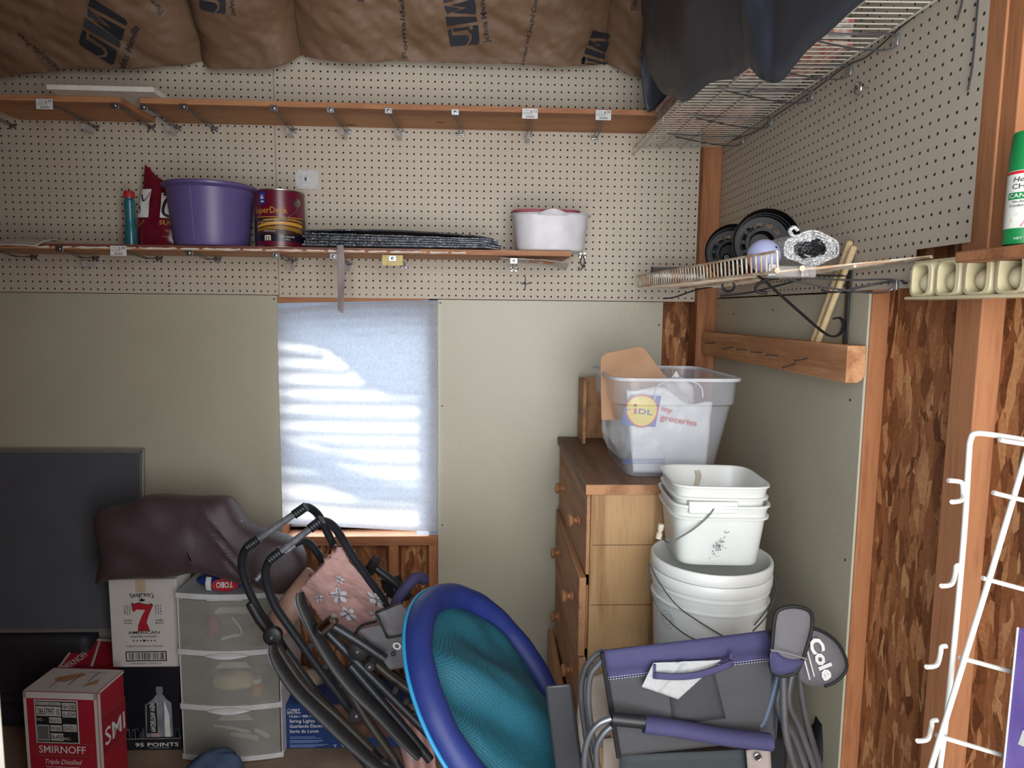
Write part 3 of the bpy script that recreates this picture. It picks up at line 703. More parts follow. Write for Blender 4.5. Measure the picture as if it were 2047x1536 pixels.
# pink basin nested in white basin
def basin(name, px, w, d, h, m, label, z0, Y, tip=0):
    p = at(px, 470, Y); p.z = z0; t = thing(name, label, 'basin', p)
    b = MB(); pr = [(0,.0),(.76,0),(.84,.004),(.87,.012),(.95,h*.9),(.97,h-.004),(1.03,h-.001),(1.035,h),(1.02,h+.002),(.95,h),(.92,h*.88),(.83,.014),(0,.006)]
    Mx = Matrix.Translation(p)
    vs = b.lathe([(r, z) for r, z in pr], m, Mx @ Matrix.Diagonal((w/2, d/2, 1, 1)), 56, sq=3.2); b.build('basin_body', t)
    return t, p
t, p = basin('plastic_basin', 1099, .272, .185, .125, mat('white basin plastic', (214, 212, 216), .35), 'white plastic wash basin with wavy rim, on the lower shelf end', ZT, -.15)
b = MB(); b.sheet(lambda u, v: p+V(((u-.5)*.10, -.0985-.006*v, .118+.019*v*math.sin(math.pi*u)**.8)), 14, 3, MATS['white basin plastic'], .0015); b.build('pour_lip', t)
t2, p2 = basin('plastic_basin', 1090, .232, .152, .095, mat('dusty pink plastic', (188, 108, 122), .35), 'dusty pink basin nested inside the white one', ZT+.044, -.145)
# white packet hanging over shelf edge at far left
M_PKT = mat('white plastic packet', (206, 200, 190), .35, bump=.3, bscale=30)
pk = at(45, 490, Yl); 
def pkf(u, v):
    x = at(5, 490, Yl).x+(at(85, 480, Yl).x-at(5, 490, Yl).x)*u + .012*v
    y = Yl-.035+.12*v; z = ZT+.004+.012*math.sin(v*2.2)-.016*(1-v)**2 + .003*nz((u*4, v*4, 1), 1, 3)
    return V((x, y, z))
t = thing('plastic_packet', 'flat white packet with red oval and yellow lines overhanging the lower shelf', 'packet', pkf(0, 0))
b = MB(); b.sheet(lambda u, v: pkf(u, 1-v), 12, 12, M_PKT, .004); b.build('wrapper', t, angle=60)
mp = lambda u, v: pkf(u, v)+V((0, -.0006, -.0046)); mt = lambda u, v: pkf(u, v)+V((0, -.001, .0014))
b = MB()
for g in (mt,):
    b.poly([(math.cos(a*.39)*.17, math.sin(a*.39)*.14) for a in range(16)], g, M_RED, .28, .30)
    for k in range(3): b.rect(.55, .2+k*.15, .93, .25+k*.15, g, M_GOLD, 4)
b.build('printed_label', t)
# grey strap hanging from the shelf
st = at(680, 500, Yl-.016); M_STRAP = mat('mauve grey webbing', (148, 134, 134), .7, bump=.3, bscale=200)
def sf(u, v):
    z = ZL+.022-v*.21; return V((st.x+(u-.5)*.019+.004*math.sin(v*4)*u, Yl-.018-.003*math.sin(v*7+u*2)-.004*u, z-(.012*u if v > .95 else 0)))
b = MB(); b.sheet(sf, 4, 20, M_STRAP, .0012); b.sheet(lambda u, v: sf(u, v)+V((.003, -.005*math.sin(v*3.1), .002)), 4, 20, M_STRAP, .0012)
b.tube([V((st.x, Yl-.018, ZL+.02)), V((st.x, Yl+.03, ZL+.0205))], .004, M_STRAP, 6, flat=.3)
tag(b.build('hanging_strap', origin=(st.x, Yl-.02, ZL-.19)), 'mauve grey fabric strap hanging down over the lower shelf edge', 'strap')
# clear packet tucked under shelf right end
M_CLEARP = mat('clear crinkled wrap', (196, 190, 182), .2, alpha=.55, bump=.8, bscale=50)
q0 = at(1000, 522, -.2); q1 = at(1132, 530, -.2)
def cf(u, v): return V((q0.x+(q1.x-q0.x+.01)*u, -.21+.10*v, ZL-.004-.012*u*v-(.024*max(0, u-.75)/.25)*(v*.3+.2)+.003*nz((u*5, v*4, 2), 2, 1)-.010*u))
t = thing('plastic_packet', 'clear packet with orange label tucked under the lower shelf end', 'packet', cf(0, 0))
b = MB(); b.sheet(cf, 18, 8, M_CLEARP, .003); b.build('wrapper', t, angle=60)
b = MB(); b.rect(.42, -.04, .78, .5, lambda u, v: cf(u, max(0, v))+V((0, min(0, v)*.1-.001, -.005)), mat('orange label', (214, 110, 46), .5), 8, 3); b.rect(.53, -.03, .62, .3, lambda u, v: cf(u, max(0, v))+V((0, min(0, v)*.1-.002, -.0065)), M_WHITE, 3, 2); b.build('printed_label', t)
# black peg hook
p = at(1050, 567, -.006); b = MB(); b.tube([p+V((0,-.002,.025)), p+V((0,-.002,-.022))], .0014, M_BLACK, 6); b.tube(smooth([p+V((-.016,-.004,.004)), p+V((-.012,-.006,-.001)), p+V((.012,-.006,-.001)), p+V((.016,-.004,.004))], 4), .0016, M_BLACK, 6)
tag(b.build('peg_hook', origin=p), 'small black cross shaped peg hook below the orange labelled packet', 'hook')
# ================================================================ WIRE SHELVES ON THE RIGHT WALL
M_COAT = mat('white vinyl coated wire', (206, 202, 190), .45, c2=(186, 178, 160), scale=12)
M_RUSTY = mat('rust spotted cream wire', (208, 200, 180), .5, c2=(186, 150, 118), scale=22, contrast=.07)
def wire_shelf(name, label, xf, zf, zb_, ya, yb, lip, m, step=.0254, mids=(.45,), rf=.0028):
    """front edge at x=xf, height zf(y); wall edge height zb_(y); runs from y=ya (back) to y=yb (towards viewer)"""
    t = thing(name, label, 'wire shelf', ((xf+XW)/2, ya, zb_(ya)))
    xb = XW-.009
    b = MB(); n = int(abs(yb-ya)/step)
    b.tube([(xb, ya, zb_(ya)), (xb, yb, zb_(yb))], rf, m, 8)
    for k in mids: b.tube([(xf+(xb-xf)*k, y, zf(y)+(zb_(y)-zf(y))*k-.004) for y in (ya, yb)], rf, m, 8)
    b.build('long_rod', t)
    b = MB()
    for i in range(n+1):
        y = ya+(yb-ya)*i/n; b.tube([(xf, y, zf(y)), (xb, y, zb_(y)+.002)], .0015, m, 5)
    b.build('cross_wires', t)
    b = MB(); b.tube([(xf, ya, zf(ya)), (xf, yb, zf(yb))], rf, m, 8); b.tube([(xf-.004, ya, zf(ya)-lip), (xf-.004, yb, zf(yb)-lip)], rf, m, 8)
    for i in range(n+1):
        y = ya+(yb-ya)*i/n; b.tube([(xf, y, zf(y)), (xf-.004, y, zf(y)-lip)], .0015 if lip > 0 else .0021, m, 5) if (i % 8 == 0 or lip < 0) else None
    b.build('front_lip', t)
    return t
ztop = at(1429, 299, 0).z
XF = at(1268, 300, -.02).x
yfr = -1.52
ts = wire_shelf('wire_shelf', 'white ventilated wire shelf high on the right pegboard under the dark fabric', XF, lambda y: ztop-.004, lambda y: ztop, -.02, yfr, .026, M_COAT, mids=(.30, .55))
zlow = at(1283, 573, -.14).z
XF2 = at(1281, 560, -.14).x
ye2 = atx(1556, 525, XF2).y
zn = atx(1556, 543, XF2).z; zwn = atx(1835, 517, XW-.01).z
zfy = lambda y: zlow+(zn-zlow)*(y+.14)/(ye2+.14)
zwy = lambda y: zlow+(zwn-zlow)*(y+.14)/(ye2+.14)
LIP = -.038
ts2 = wire_shelf('wire_shelf', 'rust spotted cream wire shelf with the cable reels on the right wall', XF2, zfy, zwy, -.10, ye2, LIP, M_RUSTY, mids=(.5,))
def zsat(x, y): k = (x-XF2)/(XW-XF2); return zfy(y)*(1-k)+zwy(y)*k+.0035
# end bumpers of the lower shelf
# newspapers on top shelf
M_NEWS = mat('coloured newsprint', (196, 178, 164), .8, c2=(170, 92, 86), scale=26, stretch=(3, 1, 1), contrast=.12)
M_NEWS2 = mat('grey newsprint', (188, 184, 174), .8, c2=(120, 112, 108), scale=40, stretch=(1, 3, 1), contrast=.15)
x0n = XF+.012; news_y = [(-.26,-.50),(-.52,-.76),(-.78,-1.0)]
for k, (ya_, yb_) in enumerate(news_y):
    for j in range(5):
        o = ((k*3+j)*37 % 7)*.002
        b = MB(); th = .011
        b.sheet(lambda u, v, z=ztop+.0045+j*.0125, o=o, k=k, j=j: V((x0n+o+(XW-.05-x0n)*v, ya_+(yb_-ya_)*u+o, z+.002*nz((u*4, v*4, k*5+j), 1, 2)-.0006)), 10, 8, (M_NEWS, M_NEWS2)[(j+k) % 2], -.0095)
        pos = ['back', 'middle', 'front'][k]; lev = ['bottom', 'second from bottom', 'middle', 'second from top', 'top'][j]
        tag(b.build('newspaper', origin=(x0n, ya_, ztop+j*.0125), angle=50), f'folded newspaper on the high wire shelf, {pos} pile, {lev} of its pile', 'newspaper', 'newspapers piled on the high wire shelf')
# dark fabric cover draped over top shelf
M_TARP = mat('dark slate fabric', (48, 52, 61), .5, c2=(42, 45, 54), scale=5, bump=.25, bscale=18)
XD = XF-.035
HEM = [V((XW-.08, -.26, ztop+.12)), V((XF+.06, -.27, ztop+.10)), V((XF-.02, -.29, ztop+.05))]+[atx(px, py, XF-.045) for px, py in [(1283,112),(1303,150),(1330,186),(1358,190),(1386,203),(1428,166),(1470,157),(1500,140),(1520,134),(1542,160),(1565,162),(1612,108),(1660,70),(1730,8),(1800,-40)]]
HANG = smooth(HEM, 5); NH = len(HANG)-1
def tarp(u, v):
    i = u*NH; k = min(int(i), NH-1); p = HANG[k].lerp(HANG[k+1], i-k)
    zt = ztop+.42+.03*math.sin(u*9)
    if v < .75:
        a = v/.75; x = p.x + .085*a*min(1, u*5) - .045*math.sin(a*math.pi)*min(1, max(0, u-.12)*6); q_ = V((x, p.y-.05*a*a*(u < .3), p.z+(zt-p.z)*math.sin(a*math.pi/2)))
    else:
        a = (v-.75)/.25; q_ = V((p.x+.085*min(1, u*5)+(XW-.08-p.x-.085*min(1, u*5))*a, p.y*.98-.03, zt-.015*a*a))
    w_ = min(1, v*3)*.8+.2
    fold = .030*(.5+.5*math.sin(u*23+v*3.2+1.2*math.sin(v*4))) + .030*(nz((u*8, v*2.3, 1), 1.1, 4)+.3) + .022*abs(nz((u*14-v*5, v*5, 2), 1, 6))
    big = .05*math.exp(-((u-.42-.25*v)**2)/.006)+.045*math.exp(-((u-.68+.15*v)**2)/.004)
    w_ *= min(1, max(0, u-.10)*7)
    fold += .012*abs(nz((u*30+v*8, v*10, 5), 1, 9))
    return q_ + V((-1, -.35, -.15))*(fold*w_+big*w_)
b = MB(); b.sheet(lambda u, v: tarp(u, 1-v), 130, 40, M_TARP, .003)
tag(b.build('fabric_cover', origin=(XF, -.9, ztop), angle=180), 'dark slate grey fabric cover draped over the high wire shelf', 'fabric cover')
# grey loop brackets that carry the wire shelves
def loop_bracket(px, py, z, label, group='grey loop brackets on the right wall', lx=.26):
    w_ = atx(px, py, XW-.006); y = w_.y; t = thing('shelf_bracket', label, 'bracket', (XW, y, w_.z), group)
    b = MB(); b.tube(smooth([V((XW-lx, y-.004, z-.006)), V((XW-.12, y-.006, z-.012)), V((XW-.02, y-.008, z-.010)), V((XW-.006, y, z-.020)), V((XW-.02, y+.006, z-.036)), V((XW-.10, y+.006, z-.034)), V((XW-lx*.9, y+.004, z-.012))], 5), .0022, M_WIREGREY, 6)
    b.build('support_wire', t)
    b = MB(); b.box((XW-.008, y-.011, z-.032), (XW-.002, y+.011, z-.010), M_ZINC); b.build('wall_clip', t, bevel=.001)
for k, (px, py) in enumerate([(1790,75),(1697,140),(1621,190),(1540,243),(1484,281)]):
    loop_bracket(px, py, ztop-.006, 'grey loop bracket under the high wire shelf, %s' % ['nearest the ceiling edge of the photo','second nearest, beside the fabric hem','middle one, under the red newspapers','second from the room corner','closest to the room corner'][k])
loop_bracket(1790, 530, zlow-.006, 'grey loop bracket at the near end of the rust spotted wire shelf')
# long grey hooks beneath the lower shelf
def hook(pts, label, r=.0026, m=None):
    b = MB(); b.tube(smooth(pts, 6), r, m or mat('dark grey steel', (58, 60, 64), .45, .5), 7); return tag(b.build('peg_hook', origin=pts[0]), label, 'hook', 'long steel hooks under the rust spotted shelf')
hook([atx(1812, 566, XW-.004), atx(1808, 566, XW-.02), at(1795, 561, -1.15), at(1740, 570, -1.13), at(1680, 583, -1.1), at(1655, 584, -1.1), at(1642, 579, -1.1)], 'long grey steel peg hook beside the cream bulb holder')
hook([atx(1598, 561, XW-.004), at(1590, 562, -.72), at(1560, 570, -.66), at(1500, 585, -.6), at(1440, 592, -.55)], 'long grey steel hook under the middle of the rust spotted shelf')
hook([atx(1432, 572, XW-.004), at(1424, 574, -.12), at(1390, 580, -.2), at(1350, 594, -.26), at(1326, 597, -.3)], 'thin grey steel hook closest to the room corner')
# broad dark S hook + white clips hanging below
hook([at(1556, 556, -1.0), at(1530, 560, -1.0), at(1512, 572, -1.0), at(1514, 583, -1.0), at(1533, 586, -1.0)], 'short curled black hook under the blue ball', .004, M_BLACK)
t = thing('carabiner', 'grey spring clip hanging below the cable reels', 'clip', at(1456, 575, -.5))
b = MB(); b.tube(smooth([at(1456+12*math.cos(a*.785), 572+11*math.sin(a*.785), -.5) for a in range(8)], 4, True), .0035, mat('dark grey steel', (58,60,64)), 7, closed=True); b.build('clip_ring', t)
b = MB(); b.tube([at(1446, 562, -.5), at(1466, 560, -.49)], .003, MATS['dark grey steel'], 6); b.build('gate', t)
# ================================================================ THINGS ON THE LOWER WIRE SHELF
M_REEL = mat('gloss black reel plastic', (10, 11, 15), .42, spec=.35, c2=(8, 9, 12))
M_SLOT = mat('grey wall seen through slots', (150,145,130), .7)
def reel(cx, cy, Y, rpx, label, tiltz, depth=.09):
    c = at(cx, cy, Y); r = rpx*(Y+2.57)/1365; zs = zsat(c.x, c.y); c.z = zs+r
    t = thing('cable_reel', label, 'reel', (c.x, c.y, zs), 'black plastic reels on the wire shelf')
    Mx = Matrix.Translation(c) @ Matrix.Rotation(R(tiltz), 4, 'Z') @ Matrix.Rotation(R(90), 4, 'X')
    # front flange with slots, back flange, hub
    b = MB(); n = 72
    for (z0, z1) in ((-.045, -.041),):
        ri = r*.38; ro = r*.82
        for k in range(12):
            a0 = k*math.pi/6; rs0, rs1 = r*.50, r*.66; da = .34
            def arc(a, b_, ra, rb):
                P = []
                m_ = 5
                for q_ in range(m_+1):
                    aa = a+(b_-a)*q_/m_; P.append((ra, aa))
                vs = []
                for zz in (z1, z0):
                    for rr in (ra, rb):
                        for q_ in range(m_+1):
                            aa = a+(b_-a)*q_/m_; vs.append(Mx @ V((rr*math.cos(aa), rr*math.sin(aa), zz)))
                K = m_+1; fs = []
                for q_ in range(m_):
                    fs += [(q_, q_+1, K+q_+1, K+q_), (2*K+q_, 3*K+q_, 3*K+q_+1, 2*K+q_+1), (K+q_, K+q_+1, 3*K+q_+1, 3*K+q_), (q_, 2*K+q_, 2*K+q_+1, q_+1)]
                fs += [(0, K, 3*K, 2*K), (m_, 2*K+m_, 3*K+m_, K+m_)]
                b.add(vs, fs, M_REEL)
            arc(a0, a0+math.pi/6, ri, rs0); arc(a0, a0+math.pi/6, rs1, ro)
            arc(a0+da, a0+math.pi/6-.0, rs0, rs1)
    b.lathe_open([(r*.98, -.001), (r, -.004), (r, .004), (r*.965, .007), (r*.95, .004)], M_REEL, Mx, 64)
    b.lathe_open([(r*.95, .004), (r*.90, -.018), (r*.885, -.018), (r*.86, -.032), (r*.845, -.032), (r*.80, -.045)], M_REEL, Mx, 64); b.lathe_open([(r*.40, -.041), (r*.38, -.036), (r*.35, -.045), (r*.34, -depth)], M_REEL, Mx, 48)
    b.build('front_flange', t)
    b = MB(); b.lathe([(0, -depth*.7), (r*.33, -depth*.7), (r*.33, -depth), (r*.6, -depth), (r*.6, -depth-.001), (0, -depth-.001)], M_REEL, Mx, 48); b.build('hub', t)
    b = MB(); b.lathe_open([(r*.40, -depth), (r*.60, -depth), (r*.60, -depth-.003), (r*.40, -depth-.003)], M_REEL, Mx, 64); b.build('back_flange', t)
    b = MB()
    b.lathe([(0,0),(.012,0),(.012,.008),(.008,.012),(0,.012)], mat('chrome bolt', (190,190,194), .2, 1), Mx @ Matrix.Translation((-.1*r, -.15*r, -depth*.7)), 16)
    b.build('bolt', t)
    b = MB()
    for k in range(3):
        a = 2.2+k*.25; b.tube(smooth([Mx @ V((r*(.52+.12*k)*math.cos(a+q_*.4), r*(.50+.10*k)*math.sin(a+q_*.4), .010+.003*math.sin(q_*2))) for q_ in range(9)], 3), .0012, MATS['dark grey steel'], 5)
    b.build('thin_cable', t)
    return t
reel(1466, 486, -.60, 55, 'black slotted reel behind, closest to the room corner', -10)
reel(1532, 480, -.80, 66, 'larger black slotted reel directly behind the blue ball', -8)
p = at(1526, 520, -1.12); rb = .0345; zs = zsat(p.x, p.y); p.z = zs+rb
b = MB(); b.ball(p, rb, mat('periwinkle rubber ball', (158, 164, 196), .45, c2=(148, 154, 188), scale=30), 18)
t = thing('ball', 'pale periwinkle blue ball on the wire shelf before the reels', 'ball', (p.x, p.y, zs)); b.build('ball_body', t)
b = MB(); mp = lambda u, v: p+V((math.sin(u)*math.cos(v), -math.cos(u)*math.cos(v), math.sin(v)))*(rb+.0006)
b.poly([(-.12,0),(0,.1),(.12,.02),(.08,-.08),(-.04,-.05)], mp, M_INK, .5, .45); b.rect(.45, .25, .68, .30, mp, M_INK, 3); b.build('printed_mark', t)
# white mesh roll with black core
p = at(1616, 508, -1.12); ry = .058; rz = .034; zs = zsat(p.x, p.y); p.z = zs+rz+.007
M_NET = mat('white netting', (222, 222, 220), .8, c2=(130, 130, 130), scale=260, contrast=.12, bump=.8, bscale=320)
t = thing('netting_roll', 'white knitted netting wrapped round a black core', 'roll', (p.x, p.y, zs))
def net(k): return lambda u, v: p+V(((ry-k*.004)*math.cos(6.2832*v)*(1+.03*math.sin(v*19)), -.012*(1-k*.15)+.16*u+.004*math.sin(v*25+k), (rz-k*.004)*math.sin(6.2832*v)+.003*math.sin(v*31)))
b = MB()
for k in range(6): b.grid(net(k), 10, 48, M_NET, cv=True)
for k in range(6):
    b.tube([net(k)(0, j/40) for j in range(40)], .0026, M_NET, 6, closed=True)
b.build('net_layers', t, angle=180)
b = MB(); b.grid(lambda u, v: p+V((.036*math.cos(6.2832*v)*u*(1+.12*nz((math.cos(6.28*v), math.sin(6.28*v), 0), 2, 1)), -.024+.01*nz((u*3, v*7, 1), 2, 3)+.02*u, .024*math.sin(6.2832*v)*u)), 8, 30, mat('black crumpled plastic', (22, 22, 26), .18, bump=1, bscale=140), cv=True)
b.build('black_core', t, angle=180)
b = MB(); e_ = net(0)(0, .36)
b.tube(smooth([e_, e_+V((-.012,-.003,.012)), e_+V((-.004,-.004,.02)), e_+V((.006,-.003,.014))], 5), .004, M_NET, 6); b.build('knot', t)
# silver tube
p0 = at(1303, 548, -.13); p1 = at(1408, 544, -.17); p0.z = p1.z = zsat(p0.x+.05, p0.y)+.034
M_SIL = mat('dented silver tube', (150, 150, 150), .3, .6, c2=(96, 94, 90), scale=30, bump=.6, bscale=60)
t = thing('caulk_tube', 'silver grey tube lying at the left end of the wire shelf', 'tube', p0); b = MB(); b.tube([p0, p0+V((.003,0,0)), p1], [.029, .033, .033], M_SIL, 20); b.build('tube_body', t, angle=30)
dx = (p1-p0).normalized(); b = MB(); b.tube([p0-dx*.004, p0+dx*.004], .0335, mat('dark tube cap', (70,70,72), .5), 20); b.build('end_cap', t)
b = MB(); b.tube([p1, p1+dx*.02], [.020, .008], mat('mustard nozzle', (150, 120, 60), .5), 12); b.build('nozzle', t)
zbr = zwy(-1.1)-.004
# milky box behind front lip
p = at(1590, 552, -1.18)
b = MB(); b.box((p.x-.042, p.y, zbr-.030), (p.x+.045, p.y+.05, zbr-.0065), M_SLEEVE); t = thing('plastic_clip_box', 'milky plastic clip block hanging at the near end of the rust spotted shelf', 'clip', p); b.build('block', t, bevel=.004)
for q_ in (at(1543, 559, -1.22), at(1610, 550, -1.20)):
    b = MB(); b.box((q_.x-.008, q_.y, zbr-.03), (q_.x+.008, q_.y+.003, zbr-.006), M_ZINC); b.build('metal_plate', t, bevel=.001)
for q_ in (at(1552, 541, ye2-.001), at(1602, 537, ye2-.001)):
    b = MB(); b.tube([q_+V((0,-.004,0)), q_+V((0,.008,0))], .0055, M_RUSTY, 12); b.build('wire_end_cap', ts2)
# small bracket plates near corner
# wooden dowels leaning
M_DOWEL = wood('pale dowel', (204, 180, 138), (176, 148, 106), 'Z', 14, knots=False)
for k, (a, c, lab) in enumerate([((1700, 482), (1625, 684), 'pale round wooden stick leaning behind the black bracket, the rear one'), ((1708, 492), (1634, 686), 'pale wooden stick leaning behind the black bracket, the front one')]):
    A = atx(*a, XW-.012-.006*k); B = atx(*c, XW-.022-.004*k)
    b = MB(); b.tube([A, A.lerp(B, .01), B], [.005, .0075, .0075], M_DOWEL, 10); tag(b.build('wooden_stick', origin=B, angle=50), lab, 'stick', 'sticks leaning on the right wall')
# scroll shelf bracket
M_IRON = mat('black painted iron', (28, 28, 30), .45)
yb_ = atx(1688, 640, XW-.01).y
t = thing('scroll_bracket', 'black iron shelf bracket with curled brace under the wire shelf', 'bracket', (XW, yb_, 1.42))
b = MB(); z0 = atx(1688, 688, XW-.006).z; z1 = atx(1701, 512, XW-.006).z; b.box((XW-.008, yb_-.009, z0), (XW-.003, yb_+.009, z1), M_IRON); b.build('wall_bar', t, bevel=.001)
b = MB(); b.box((XW-.235, yb_-.009, zbr-.016), (XW-.004, yb_+.009, zbr-.012), M_IRON); b.build('top_bar', t, bevel=.001)
b = MB(); pr = [(-.225, zbr-.016), (-.20, zbr-.035), (-.12, z0+.075), (-.06, z0+.028), (-.035, z0+.018), (-.018, z0+.026), (-.012, z0+.048), (-.022, z0+.062), (-.036, z0+.060)]
b.tube(smooth([V((XW+a, yb_, z)) for a, z in pr], 6), .0085, M_IRON, 8, flat=.28, up=(.6, 0, .8)); b.build('scroll_brace', t)
# beam with nails
M_BEAM = wood('weathered beam', (200, 150, 108), (160, 110, 74), 'Y', 12)
yA = -.05; yB = atx(1690, 740, XW-.05).y
zA1 = atx(1417, 673, XW-.04).z; zB1 = atx(1690, 690, XW-.04).z; zB0 = atx(1690, 768, XW-.04).z
t = thing('nail_beam', 'wooden beam studded with nails mounted level on the right wall', 'beam', (XW-.02, yA, 1.38))
b = MB(); prof = [(-.048, .085), (-.003, .085), (-.003, .018), (-.010, .006), (-.020, 0), (-.048, 0)]
O0 = V((XW, yB, zB1-.085))
b.prism(prof, O0, (1,0,0), (0,0,1), (0, yA-yB, 0), M_BEAM); b.build('timber', t, bevel=.002)
b = MB()
for px, py in [(1433,687),(1470,695),(1497,702),(1528,707),(1560,713),(1594,727),(1618,718)]:
    p = atx(px-5, py-2, XW-.049); q_ = p+V((-.032, -.004, .008*math.sin(px)-.006)); b.tube([p+V((.01,0,0)), q_], .0016, MATS['dark grey steel'], 6); b.tube([q_, q_+V((-.0012, 0, 0))], .0036, MATS['dark grey steel'], 8)
b.build('nail', t)
# ring hook and cable on right pegboard
p = atx(1719, 178, XW-.012); M_CHR = mat('chrome', (200,200,204), .15, 1)
t = thing('ring_hook', 'chrome ring hook on the right pegboard below the high wire shelf', 'hook', p)
b = MB(); b.tube([p+V((-.004, .013*math.cos(a*.3927), .013*math.sin(a*.3927))) for a in range(16)], .0024, M_CHR, 7, closed=True); b.build('ring', t)
b = MB(); b.tube(smooth([p+V((.012,-.018,-.003)), p+V((.002,-.014,-.003)), p+V((-.004,-.010,-.004))], 4), .002, M_CHR, 6); b.build('stem', t)
b = MB(); b.tube(smooth([atx(px, py, XW-.005) for px, py in [(1862,6),(1800,55),(1735,112),(1690,133),(1620,185),(1545,235),(1500,268),(1400,300),(1372,320)]], 5), .0016, M_BLACK, 6)
tag(b.build('cable', origin=atx(1862, 6, XW-.005)), 'thin black cable running along the wall edge of the high shelf', 'cable')
b = MB(); b.tube(smooth([atx(px, py, XW-.006) for px, py in [(1956,-10),(1950,60),(1944,130),(1935,181)]], 5), .0016, M_INK, 6)
tag(b.build('hanging_wire', origin=atx(1935, 181, XW-.006)), 'longer black wire hanging at the right edge of the pegboard', 'wire')
b = MB(); b.tube(smooth([atx(px, py, XW-.006) for px, py in [(1925,-10),(1921,14),(1913,40)]], 5), .0016, M_INK, 6)
tag(b.build('hanging_wire', origin=atx(1913, 40, XW-.006)), 'short black wire end hanging near the top of the right pegboard', 'wire')
# ================================================================ FAR RIGHT: bulb holder, ledge, spray can
M_CREAM = mat('aged cream plastic', (214, 204, 168), .35, c2=(200, 188, 150), scale=8)
xh = XW-.052
y0h = atx(1816, 560, xh).y; czh = atx(1816, 561, xh).z; hh = .034; pit = .073
t = thing('bulb_holder', 'cream plastic rack of round globes mounted along the right wall stud', 'rack', (XW-.03, y0h, czh-hh))
b = MB(); b.box((XW-.004, y0h-.42, czh-hh), (XW+.003, y0h+.004, czh+hh), M_CREAM); b.box((xh-.004, y0h-.42, czh-hh-.003), (XW, y0h+.004, czh-hh+.003), M_CREAM); b.box((xh+.012, y0h-.42, czh+hh-.003), (XW, y0h+.004, czh+hh+.003), M_CREAM); b.build('housing', t, bevel=.002)
for k in range(5):
    n = 28; cy = y0h-.036-pit*k
    def ring(hw, hz, x, sq=5, cy=cy):
        out = []
        for j_ in range(n):
            a = 2*math.pi*j_/n; c_, d_ = math.cos(a), math.sin(a); kk = (abs(c_)**sq+abs(d_)**sq)**(-1/sq); out.append(V((x, cy-hw*c_*kk, czh+hz*d_*kk)))
        return out
    R_ = [ring(.0355, hh, XW-.004), ring(.0345, hh-.001, xh+.008), ring(.031, hh-.003, xh), ring(.0235, hh-.007, xh-.001), ring(.0225, hh-.009, xh+.006), ring(.021, hh-.011, XW-.008), ring(.001, .001, XW-.008)]
    b = MB(); b.add(sum(R_, []), [(r_*n+j_, r_*n+(j_+1) % n, (r_+1)*n+(j_+1) % n, (r_+1)*n+j_) for r_ in range(len(R_)-1) for j_ in range(n)], M_CREAM); b.build('cup', t)
    b = MB(); b.ball((XW-.029, cy, czh-.006), .0195, mat('cream globe', (216, 208, 176), .3, c2=(206, 194, 150), scale=14), 14); b.build('globe', t)
# ledge and spray can
zl_ = atx(1990, 514, XW+.01).z
yl0 = -1.36
zc0 = at(2035, 490, -1.56).z
struct(MB().box((XW-.09, -1.75, zc0-.020), (XW+.04, ype-.09, zc0-.002), M_STUDX).build('trim_13', bevel=.002))
pc = at(2053, 400, -1.56); pc.z = zc0; Rc = .0265; Hc = .205
M_CANW = mat('white spray can print', (222, 222, 214), .35); M_GRN = mat('green print', (24, 128, 66), .4); M_REDP = mat('bright red print', (196, 38, 48), .4)
t = thing('spray_can', 'green and white canola cooking spray can at the right edge', 'can', pc)
HS = .84
Mx = Matrix.Translation(pc) @ Matrix.Diagonal((1, 1, HS, 1))
b = MB(); b.lathe_open([(Rc-.001,0),(Rc,.001),(Rc,.028)], M_GRN, Mx, 32); b.lathe_open([(Rc,.028),(Rc,.128)], M_CANW, Mx, 32); b.lathe_open([(Rc,.128),(Rc,.150)], M_GRN, Mx, 32)
b.lathe([(0,0),(Rc-.001,0)], M_GRN, Mx, 32); b.build('can_body', t)
b = MB(); b.lathe([(Rc,.150),(Rc,.156),(Rc*.92,.190),(Rc*.85,.196),(0,.196)], M_GRN, Mx, 32); b.build('cap', t)
a0 = math.atan2(CP.y-pc.y, CP.x-pc.x)
cc = lambda off: (lambda u, v: pc+V((math.cos(a0+u/Rc)*(Rc+off), math.sin(a0+u/Rc)*(Rc+off), v*HS)))
b = MB(); c1 = cc(.0005); c2 = cc(.001)
b.rect(-.038, .122, .038, .127, c1, M_REDP, 16)
b.text("Heartland", c2, -.019, .108, .009, M_INK, align='l', shear=.2); b.text('CHOICE', c2, -.020, .096, .009, M_INK, align='l')
b.rect(-.026, .078, .03, .090, c1, M_GRN, 12); b.text('CANOLA', c2, -.024, .0808, .0075, M_WHITE, align='l', bold=.02)
b.text('No-Stick', c2, -.018, .072, .0042, M_INK, align='l', bold=.01); b.text('Cooking Spray', c2, -.022, .065, .005, M_INK, align='l', bold=.01)
M_FOOD = mat('grilled food picture', (206, 176, 112), .5, c2=(110, 70, 36), scale=160, contrast=.1)
b.poly([(-.020,.032),(.02,.030),(.026,.058),(.0,.061),(-.012,.052),(-.018,.044)], c1, M_FOOD)
b.poly([(.0,.030),(.026,.030),(.024,.046),(.006,.042)], c2, M_REDP, -.006, .0); b.text('0 CALORIES', c2, .004, .036, .0035, M_WHITE); b.text('NET WT 6 OZ', c2, -.012, .008, .004, M_WHITE, align='l'); b.build('printed_label', t)
